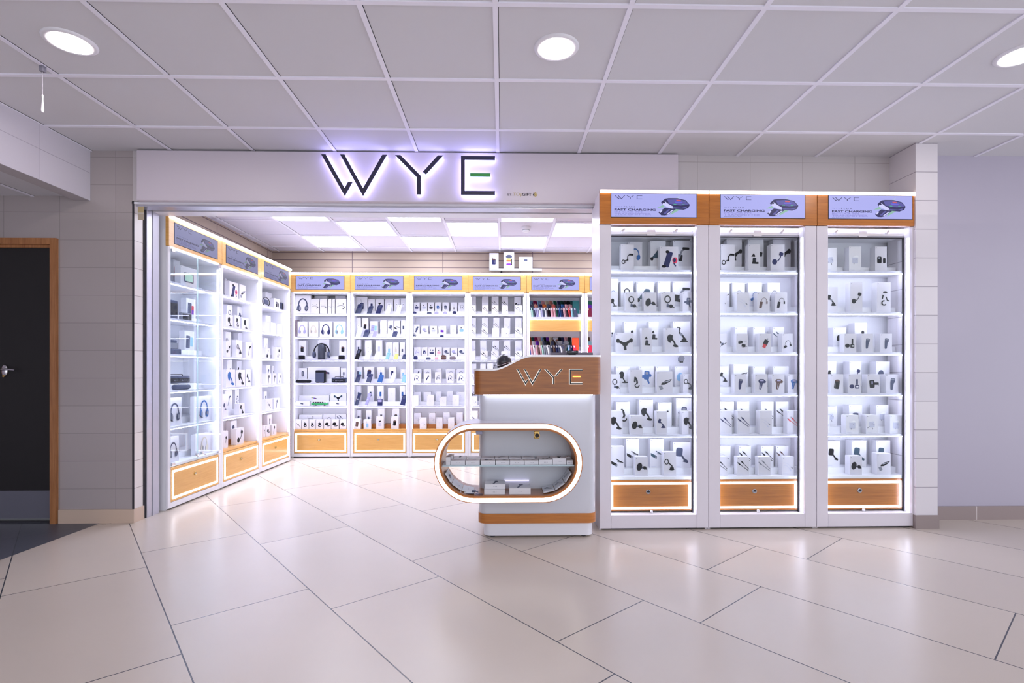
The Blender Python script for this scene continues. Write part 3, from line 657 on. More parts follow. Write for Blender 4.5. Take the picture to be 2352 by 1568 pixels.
def m_two(p,c): p.rr(-.7,.1,-.6,.6,c,.2); p.rr(.35,.8,-.6,.35,c,.15); p.disc(-.35,.3,.2,.2,'grey')
def m_multi(p,c): p.disc(.2,.9,.35,.15,c); p.line([(-.1,.5),(-.25,-.1)],.22,c); p.line([(.35,.2),(.5,-.3),(.85,-.4)],.16,c); p.arc(0,-.7,.32,.32,PI*.4,PI*1.8,.18,c)
def m_base(p,c): p.poly([(-.9,.2),(-.6,.3),(0,.0),(.6,.3),(.9,.2),(.8,-.35),(-.8,-.35)],c)
def m_dome(p,c): p.disc(0,0,.5,.5,c); p.rr(-.5,.5,-.5,-.1,c)
def m_phones(p,c): p.arc(0,.1,.55,.75,0,PI,.16,c); p.line([(-.55,.15),(-.58,-.3)],.14,c); p.line([(.55,.15),(.58,-.3)],.14,c); p.disc(-.5,-.4,.26,.42,c,.15); p.disc(.5,-.4,.26,.42,c,-.15); p.disc(-.38,-.42,.12,.3,'grey')
def m_headset(p,c): m_phones(p,c); p.arc(-.1,-.5,.7,.3,PI,PI*1.4,.07,'black'); p.disc(.5,-.4,.16,.2,'grey')
def m_neck(p,c): p.arc(0,-.15,.8,.42,PI*.1,PI*.95,.06,c); p.line([(.35,-.4),(.85,-.15)],.16,c); p.disc(-.55,.6,.07,.07,c); p.disc(.5,.6,.12,.09,c)
def m_spk(p,c): p.rr(-.45,.45,-.85,.5,c,.22); p.disc(0,.45,.42,.2,'brown'); p.line([(-.25,.5),(-.35,.9)],.12,'black'); p.line([(.25,.2),(.25,-.6)],.08,'grey')
def m_rspk(p,c): 
    for i,cc in enumerate(('yellow','orange','pink','purple')): p.rr(-.4,.3,.1-.27*i,.4-.27*i,cc,.1)
    p.disc(0,.62,.48,.28,'slate'); p.line([(.42,.3),(.42,-.7)],.14,'black')
def m_pill(p,c): p.rr(-.3,.3,-.7,.7,c,.3); p.rr(-.15,.15,-.5,.5,'grey',.15)
def m_pillr(p,c): p.rr(-.8,.45,-.25,.25,c,.25,-.2); p.arc(.65,-.15,.22,.16,0,PI2,.05,'grey')
def m_tube(p,c):
    for i,cc in enumerate(('mint','yellow','sky','purple','magenta','slate')): p.rr(-.9+.3*i,-.55+.3*i,.12-.05*i,.4-.05*i,cc,.05,-.15)
    p.line([(-.85,.48),(.9,.12)],.1,'slate')
def m_pb(p,c): p.rr(-.35,.35,-.85,.7,c,.15); p.disc(0,.5,.09,.09,'black')
def m_pbcord(p,c): p.rr(-.3,.35,-.9,.3,c,.12); p.line([(-.05,.3),(-.15,.95)],.06,'grey')
def m_heart(p,c): p.poly([(-.4,.6),(-.2,.75),(0,.65),(.2,.75),(.4,.6),(0,.2)],'black'); p.rr(-.45,.45,-.9,.05,'pale',.12)
def m_dot(p,c): p.disc(0,.35,.12,.12,c); p.rr(-.5,.5,-.8,.75,'white',.15); p.disc(0,.35,.13,.13,'black')
def m_case(p,c): p.rr(-.6,.6,-.65,.25,c,.28); p.disc(-.1,.55,.2,.16,'black'); p.line([(-.55,-.1),(.55,-.1)],.05,'grey')
def m_case2(p,c): p.disc(0,-.3,.5,.42,c); p.disc(-.05,.25,.45,.28,c); p.disc(.1,-.35,.25,.18,'pale'); p.disc(-.15,.75,.16,.12,'black')
def m_buds(p,c): p.disc(-.4,.6,.16,.28,c); p.disc(.4,.55,.16,.28,c); p.rr(-.7,.7,-.6,.05,c,.25); p.line([(-.6,-.25),(.6,-.25)],.06,'grey')
def m_fan(p,c): p.disc(-.2,.2,.55,.42,c,.3); p.disc(.2,-.35,.5,.25,'grey'); p.line([(.2,-.2),(.8,-.3)],.2,c)
def m_watch(p,c): p.line([(-.3,-.9),(.35,.8)],.42,c); p.disc(.1,.15,.4,.42,c); p.disc(.35,.75,.35,.28,'teal'); p.disc(-.6,.8,.1,.16,'black')
def m_ring1(p,c): p.arc(0,-.3,.28,.36,0,PI2,.16,c); p.line([(0,.1),(0,.95)],.05,'grey')
def m_purple(p,c): p.arc(.1,.35,.45,.4,0,PI2,.08,'pale'); p.rr(-.55,.4,-.6,0,'purple',.08,-.2)
def m_hookear(p,c): p.arc(.1,.2,.45,.5,-.3,PI,.09,c); p.line([(-.35,.2),(-.5,-.6)],.2,c); p.line([(0,-.05),(.7,-.7)],.07,c); p.disc(.2,-.1,.22,.18,c)
def m_slant(p,c): p.line([(-.4,-.6),(.3,.5)],.28,c); p.disc(.35,.6,.2,.2,c)
def m_mic(p,c): p.line([(-.25,-.9),(.1,.4)],.24,c); p.disc(.15,.6,.28,.34,c); p.line([(-.1,-.2),(0,.1)],.08,'grey')
def m_pendr(p,c): p.rr(-.1,.5,.3,.9,c,.05,-.3); p.line([(-.7,-.8),(-.2,0)],.12,c); p.line([(-.3,-.9),(.15,-.15)],.12,c)
def m_pendr2(p,c): p.rr(-.6,.2,-.9,-.2,c,.05,-.1); p.line([(-.1,0),(.4,.85)],.12,c)
def m_faint(p,c): p.disc(-.1,.3,.1,.07,c); p.disc(.05,-.05,.1,.07,c); p.line([(-.2,.1),(.2,-.3)],.04,'pale')
def m_roller(p,c): p.rr(-.35,.3,.3,.65,'slate',.05); p.line([(.3,.35),(.3,.1),(.05,-.1),(.05,-.8)],.07,'grey')
def m_phonebox(p,c): p.rr(-.75,.1,-.95,.75,c,.08,-.06); p.rr(.15,.75,-.7,.55,'aqua',.08,-.04); p.line([(-.55,0),(.05,0)],.04,'black')
def m_phone2(p,c): p.rr(-.75,.1,-.95,.85,c,.08,-.06); p.rr(.12,.65,-.75,.5,'red',.08,-.04); p.rr(.15,.6,-.75,-.1,'purple',.1)
def m_tablet(p,c): p.rr(-.95,.95,-.6,.6,c,.15); p.rr(-.78,.78,-.45,.45,'mint',.05); p.rr(-.3,.3,-.56,-.5,'grey',.02)
def m_pinkph(p,c): p.rr(-.7,.7,-.95,.95,'pink',.08)
def m_micbar(p,c): p.line([(-.7,.7),(-.2,.1)],.1,c); p.disc(0,0,.22,.22,c); p.line([(.1,-.15),(.75,-.8)],.12,c)
def m_watchround(p,c): p.arc(-.1,0,.6,.8,-PI*.5,PI*.5,.18,c); p.disc(.55,0,.22,.3,c)
DESC=dict(ringmount='black ring mount',discmount='round magnet mount',gooseneck='hooked gooseneck mount',discneck='round gooseneck mount',clamp='blue phone clamp',visor='visor phone mount',tent='blue tented stand',claw='wide clamp head',clip='upright clip mount',clawarm='suction claw holder',lollipop='small stick mount',robotarm='bent arm mount',hook='curved hook mount',tray='folding tray stand',ringarm='ring arm mount',discstand='tilted disc stand',holder='cradle phone holder',holderarm='cradle with arm',wand='slim wand mount',camarm='camera bar mount',cables='two diagonal cables',cable1='looped adaptor cable',whitecable='pale white cables',hub='dark cable hub',plugs='black plug set',cut='small charger pieces',adapter='red black adapter',bullet='bullet car charger',charger='angled car charger',pair='charger and pin',tcharger='blue side charger',cyl='dark cylinder charger',jar='dark jar charger',plug='white wall plug',cube='white cube plug',two='two dark earpieces',multi='assorted clip parts',base='low cradle base',dome='dark dome top',phones='over-ear headphones',headset='black gaming headset',neck='neckband earphones',spk='dark barrel speaker',rspk='rainbow barrel speaker',pill='dark oval speaker',pillr='dark pill speaker',tube='rainbow tube speaker',pb='upright power bank',pbcord='corded power bank',heart='dark heart camera',dot='single lens dot',case='dark square earbuds',case2='dark round earbuds',buds='pair of earbuds',fan='dark fan earbuds',watch='rugged watch strap',ring1='hanging ring',purple='purple tag earbuds',hookear='ear hook earphones',slant='slim slanted earpiece',mic='dark hand microphone',pendr='stick and pens',pendr2='pens and stick',faint='faint pale earbuds',roller='grey roller gadget',phonebox='blue grey phone',phone2='grey colourful phone',tablet='framed tablet',pinkph='pink phone back',micbar='slanted pen microphone',watchround='curved watch band',plain='plain front')
DEFC=dict(clamp='navy',tent='teal',cables='black',phones='navy',headset='slate',phonebox='slate',phone2='slate',tablet='slate',faint='pale',cube='pale',plug='pale',bullet='slate',charger='navy',pill='slate',pillr='slate',holder='slate',pb='slate',pbcord='slate')
COLN=dict(navy='navy',blue='blue',teal='teal',beige='beige',sky='pale blue',green='green',red='red',brown='brown',grey='grey',slate='slate',yellow='yellow',black='black',pale='pale',pink='pink',white='white',lilac='lilac',taupe='taupe',mint='mint',cream='cream')
SN=['top','second','third','fourth','fifth','lowest']
def box_mb(w,h,d,motif,col,front,S=None,marks=True,cx=0,cz=None):
    b=MB(); b.box(-w/2,w/2,0,d,0,h,M_box,front)
    if marks and h>.06:
        p=Pic(b,0,0,1,-.0001); mk=pm('grey')
        b.add([(-w/2+.006,-.0004,h-.012),(-w/2+.011,-.0004,h-.012),(-w/2+.011,-.0004,h-.007),(-w/2+.006,-.0004,h-.007)],[(0,1,2,3)],mk)
        b.add([(-w/2+.008,-.0004,.010),(-w/2+.008+w*.35,-.0004,.010),(-w/2+.008+w*.35,-.0004,.0125),(-w/2+.008,-.0004,.0125)],[(0,1,2,3)],pm('pale'))
    if motif!='plain':
        s=S or (min(w*.48,h*.40) if w<1.5*h else min(w*.45,h*.5)); p=Pic(b,cx,h*.47 if cz is None else cz,s,-.0002); globals()['m_'+motif](p,col)
    return b
BXC={}
def parse(bay,shelf,spec):
    B=BAYS[bay]; hall=B.kind=='hall'
    ent=[e.split() for e in spec.split(';') if e.strip()]
    for row in 'FR':
        rr=[e for e in ent if e[0]==row]
        rr.sort(key=lambda e:float(e[1]))
        for a_,b_ in zip(rr,rr[1:]):
            if a_[4][0]!='*' and b_[4][0]!='*' and float(a_[3])>float(b_[1])-.3: a_[3]=str(float(b_[1])-.3)
        for i,e in enumerate(rr):
            x0,yt,x1=map(float,e[1:4]); mo=e[4]; col=None
            if ':' in mo: mo,col=mo.split(':')
            place(B,shelf,row,i,len(rr),x0,yt,x1,mo,col)
def place(B,shelf,row,i,n,x0,yt,x1,mo,col):
    hall=B.kind=='hall'
    d={'F':.108,'R':.185}[row] if hall else {'F':.075,'R':.19}[row]
    dep=.055 if row=='F' else .07
    if B.kind=='side' : dep=.05
    z0=SHELF[shelf]+(0 if row=='F' else (.045 if hall else .05))+.0006
    if hall and shelf==5 and False: pass
    s0,t0=B.solve(x0,d); s1,t1=B.solve(x1,d); t=(t0+t1)/2
    P=.021
    s0=max(s0,P); s1=min(s1,B.W-P)
    zt=min(CZ+(HY-yt)/FP*t, (2.096 if shelf==0 else SHELF[shelf-1]-.022)); w=max(s1-s0-.0012,.008); h=max(zt-z0,.012); sm=(s0+s1)/2
    star=mo.startswith('*'); mo=mo.lstrip('*')
    where='%s, %s shelf, %s row %s'%(B.name,SN[shelf],{'F':'front','R':'rear'}[row],ordn[i])
    gp='boxed accessories in the %s'%B.name
    if star: return PROD[mo](B,s0,s1,d,z0,h,w,sm,col,where)
    c=col or DEFC.get(mo,'black')
    fr=M_boxg if (row=='F' or mo in('phones','claw','clawarm')) and c not in('pale','white') and B.kind!='back' else M_box
    b=box_mb(w,h,dep,mo,c,fr)
    o=build('product_box',b,None,B.pos(sm,d,z0),B.a)
    ds=DESC[mo]
    if col and col in COLN:
        wds=ds.split(); 
        if wds[0] in ('black','blue','dark','rugged','upright','corded','two','curved','grey'): wds=wds[1:] if len(wds)>2 else wds
        ds=COLN[col].split()[-1]+' '+' '.join(wds[:2] if len(wds)>2 else wds)
    tag(o,'white box picturing %s, %s'%(ds,where),'box',gp)
# ------------------------------------------------------------------ products standing free on the shelves
def lean(mb,ang):
    c_,s_=math.cos(ang),math.sin(ang); mb.v=[(v[0],v[1]*c_+v[2]*s_,v[2]*c_-v[1]*s_) for v in mb.v]
    mz=min(v[2] for v in mb.v); mb.v=[(v[0],v[1],v[2]-mz) for v in mb.v]
def p_bank(B,s0,s1,d,z0,h,w,sm,col,where):
    col=col or 'slate'; rt=thing('power_bank','%s power bank leaning back, %s'%(COLN[col],where),'power bank',B.pos(sm,d+.02,z0),B.a-.55,'power banks in the %s'%B.name)
    w*=1.12; b=MB(); hh=h/math.cos(.4); b.prism(rrect(-w/2,w/2,0,hh,.009,3),0,.014,pm(col),smooth=False)
    p=Pic(b,0,hh/2,hh/2,-.0003)
    if col in('white','sky'): p.disc(0,.72,.07,.07,'black')
    elif col in('slate','navy','black'): p.rr(-w/hh*.6,w/hh*.6,.2,.8,'navy' if col=='slate' else 'slate',.06)
    lean(b,.4); build('shell',b,rt)
    b=MB(); b.box(-w*.4,w*.4,-.006,.03,-.0004,.006,M_inner); b.box(-w*.3,w*.3,.03,.033,0,hh*.5,M_inner); build('stand',b,rt)
def p_earcase(B,s0,s1,d,z0,h,w,sm,col,where):
    col=col or 'slate'; rt=thing('earbud_case','%s earbud case, %s'%(COLN[col],where),'earbud case',B.pos(sm,d+.02,z0),B.a,'earbud cases in the %s'%B.name)
    b=MB(); b.lathe([(.6,0),(.92,.15),(1,.5)],pm(col),(0,0,0),20); b.v=[(v[0]*w/2,v[1]*.02,v[2]*h) for v in b.v]; build('base',b,rt)
    b=MB(); b.lathe([(1,.52),(.9,.8),(.5,1),(.0,1)],pm(col),(0,0,0),20); b.v=[(v[0]*w/2,v[1]*.02,v[2]*h) for v in b.v]; build('lid',b,rt)
def p_drum(B,s0,s1,d,z0,h,w,sm,col,where):
    rt=thing('drum_speaker','small black drum speaker, %s'%where,'speaker',B.pos(sm,d+.03,z0),B.a)
    b=MB(); r=w/2; b.lathe([(r*.85,0),(r,.006),(r,h-.006),(r*.9,h)],pm('black'),(0,0,0),28); build('body',b,rt)
    b=MB(); b.lathe([(r*.8,h-.0005),(r*.8,h+.002),(0,h+.002)],pm('slate'),(0,0,0),24); build('top_panel',b,rt)
def p_tower(B,s0,s1,d,z0,h,w,sm,col,where):
    rt=thing('cylinder_speaker','tall black cylinder speaker inside headphones, %s'%where,'speaker',B.pos(sm,d+.04,z0),B.a)
    r=w/2; b=MB(); b.lathe([(r*.9,0),(r,.01),(r,h-.01),(r*.92,h)],mat('speaker_mesh',(60,64,78),.35,.3),(0,0,0),32); build('grille',b,rt)
    b=MB(); b.lathe([(r*1.02,0),(r*1.02,.014),(r,.016)],pm('black'),(0,0,0),32); build('foot_ring',b,rt)
def p_headph(B,s0,s1,d,z0,h,w,sm,col,where):
    rt=thing('headphones','black headphones standing around the cylinder speaker, %s'%where,'headphones',B.pos(sm,d-.005,z0),B.a)
    b=MB(); R=w/2-.015; P=[(R*math.cos(t),.04,h*.42+(h*.58-.01)*math.sin(t)) for t in [PI*k/16 for k in range(17)]]; b.tube(P,.008,pm('black'),8); build('headband',b,rt)
    for s in (-1,1):
        b=MB(); b.lathe([(.02,-.016),(.036,-.012),(.038,.005),(.03,.014)],pm('slate'),(s*(R-.004),.04,h*.3),20,1,1.15,'x'); e=build('ear_cup',b,rt)
        b=MB(); b.lathe([(.024,-.001),(.026,.002),(.02,.003)],pm('grey'),(s*(R+.01),.04,h*.3),20,1,1.15,'x'); build('cup_cap',b,e)
def p_cubespk(B,s0,s1,d,z0,h,w,sm,col,where):
    rt=thing('box_speaker','black upright box speaker, %s'%where,'speaker',B.pos(sm,d,z0),B.a)
    b=MB(); b.bbox(-w/2,w/2,0,.08,.004,h,pm('black'),.006); build('cabinet',b,rt)
    b=MB(); b.bbox(-w/2+.006,w/2-.006,-.003,.001,.01,h-.03,pm('slate'),.001); build('grille',b,rt)
    b=MB(); b.box(-w/2+.01,-w/2+.025,.01,.07,0,.005,pm('black')); b.box(w/2-.025,w/2-.01,.01,.07,0,.005,pm('black')); build('feet',b,rt)
def p_pillspk(B,s0,s1,d,z0,h,w,sm,col,where):
    rt=thing('pill_speaker','%s pill speaker lying flat with a loop, %s'%(COLN[col or 'black'],where),'speaker',B.pos(sm,d+.025,z0),B.a)
    r=h/2; W=w*.86; b=MB(); pr=[(0,-W/2)]+[(r*math.sin(t),-W/2+r-r*math.cos(t)) for t in (.4,.8,1.2,PI/2)]+[(r*math.cos(t),W/2-r+r*math.sin(t)) for t in (0,.4,.8,1.2)]+[(0.0005,W/2)]
    b.lathe(pr,pm(col or 'black'),(-w*.07,0,r),20,axis='x'); build('body',b,rt)
    b=MB(); b.tube([(W/2-w*.09+.018*math.sin(t),0,r+.011*math.cos(t)) for t in [PI2*k/12 for k in range(13)]],.0022,pm('grey'),6); build('loop',b,rt)
def p_boom(B,s0,s1,d,z0,h,w,sm,col,where):
    rt=thing('boombox_speaker','patterned dark boombox speaker, %s'%where,'speaker',B.pos(sm,d,z0),B.a)
    b=MB(); b.bbox(-w/2,w/2,0,.06,.004,h,pm('slate'),.008); build('cabinet',b,rt)
    b=MB(); b.bbox(-w/2+.01,w/2-.01,-.004,.001,.012,h-.02,pm('black'),.002)
    random.seed(3)
    for k in range(14):
        x=random.uniform(-w/2+.015,w/2-.03); z=random.uniform(.02,h-.04); b.add([(x,-.0045,z),(x+.014,-.0045,z+.004),(x+.01,-.0045,z+.01)],[(0,1,2)],pm('grey'))
    build('grille',b,rt)
    b=MB(); b.tube([(-w*.3,.03,h-.002),(-w*.28,.03,h+.012),(w*.28,.03,h+.012),(w*.3,.03,h-.002)],.004,pm('black'),8); build('carry_handle',b,rt)
def p_van(B,s0,s1,d,z0,h,w,sm,col,where):
    rt=thing('toy_van','green toy camper van with white roof, %s'%where,'toy van',B.pos(sm,d,z0),B.a)
    G=mat('van_green',(30,160,84),.3); L=w
    b=MB(); b.prism(orient([(-L/2,h*.2),(L/2-.012,h*.2),(L/2,h*.32),(L/2-.004,h*.5),(L/2-.014,h*.6),(-L/2+.003,h*.6),(-L/2,h*.5)]),0,.055,G); build('body',b,rt)
    b=MB(); b.prism(orient([(-L/2+.004,h*.6),(L/2-.015,h*.6),(L/2-.034,h*.93),(L/2-.05,h),(-L/2+.018,h),(-L/2+.007,h*.93)]),.002,.053,M_white); rf=build('roof',b,rt)
    b=MB()
    for k in range(5):
        x=-L/2+.016+k*(L-.06)/5; b.add([(x,.0014,h*.66),(x+(L-.06)/5-.006,.0014,h*.66),(x+(L-.06)/5-.006,.0014,h*.86),(x,.0014,h*.86)],[(0,1,2,3)],pm('black'))
    b.add([(L/2-.038,.0014,h*.66),(L/2-.02,.0014,h*.66),(L/2-.033,.0014,h*.86),(L/2-.038,.0014,h*.86)],[(0,1,2,3)],pm('black')); build('windows',b,rt)
    for x in (-L*.3,L*.27):
        for y in (-.002,.048):
            b=MB(); b.lathe([(h*.19,0),(h*.19,.008),(h*.1,.009),(0,.009)],pm('black'),(x,y+.009,h*.19),18,axis='y'); b.lathe([(h*.1,.0095),(0,.0098)],M_white,(x,y+.009,h*.19),14,axis='y'); build('wheel',b,rt)
    b=MB(); b.box(L/2-.004,L/2+.003,.004,.05,h*.22,h*.3,M_chrome); build('bumper',b,rt)
def p_lantern(B,s0,s1,d,z0,h,w,sm,col,where):
    rt=thing('pocket_charger','small dark lilac charger with cord loop, %s'%where,'power bank',B.pos(sm,d,z0),B.a)
    b=MB(); hh=h*.62; b.bbox(-w/2,w/2,0,.025,0,hh,pm('navy'),.003); b.bbox(-w/2+.006,w/2-.006,-.002,.001,hh*.55,hh-.006,pm('lilac'),.0008); build('body',b,rt)
    b=MB(); b.tube([(-.012,.012,hh),(-.02,.012,h*.8),(-.008,.012,h),(.008,.012,h*.85),(0,.012,hh)],.0015,pm('grey'),6); build('cord',b,rt)
def p_slabph(B,s0,s1,d,z0,h,w,sm,col,where):
    rt=thing('display_device','%s upright display device on the shelf, %s'%(COLN[col or 'slate'],where),'device',B.pos(sm,d,z0),B.a)
    b=MB(); b.bbox(-w/2,w/2,0,.03,0,h,pm(col or 'slate'),.006); build('body',b,rt)
    b=MB(); b.bbox(-w/2+.008,w/2-.008,-.002,.001,h*.2,h*.85,pm('black'),.0006); build('front_panel',b,rt)
def p_console(B,s0,s1,d,z0,h,w,sm,col,where):
    rt=thing('tiered_device','slate stepped device on the shelf, %s'%where,'device',B.pos(sm,d,z0),B.a)
    b=MB(); b.bbox(-w/2,w/2,0,.06,0,h*.4,pm('slate'),.004); build('lower_body',b,rt)
    b=MB(); b.bbox(-w/2,w/2-.03,.01,.06,h*.4,h*.8,pm('grey'),.004); build('upper_body',b,rt)
    b=MB(); b.bbox(-w/2,w/2-.034,.016,.056,h*.8,h,pm('slate'),.003); build('top_cover',b,rt)
def p_strap(B,s0,s1,d,z0,h,w,sm,col,where):
    rt=thing('watch_strap','black looped watch strap, %s'%where,'watch strap',B.pos(sm,d+.02,z0),B.a)
    b=MB(); b.tube([(w*.45*math.sin(t),0,h/2+h*.42*math.cos(t)) for t in [PI2*k/14 for k in range(15)]],.004,pm('black'),6,False); build('loop',b,rt)
    b=MB(); b.bbox(-w*.25,w*.25,-.006,.006,h*.3,h*.7,pm('slate'),.002); build('buckle',b,rt)
PROD=dict(bank=p_bank,earcase=p_earcase,drum=p_drum,tower=p_tower,headph=p_headph,cubespk=p_cubespk,pillspk=p_pillspk,boom=p_boom,van=p_van,lantern=p_lantern,slab=p_slabph,console=p_console,strap=p_strap)
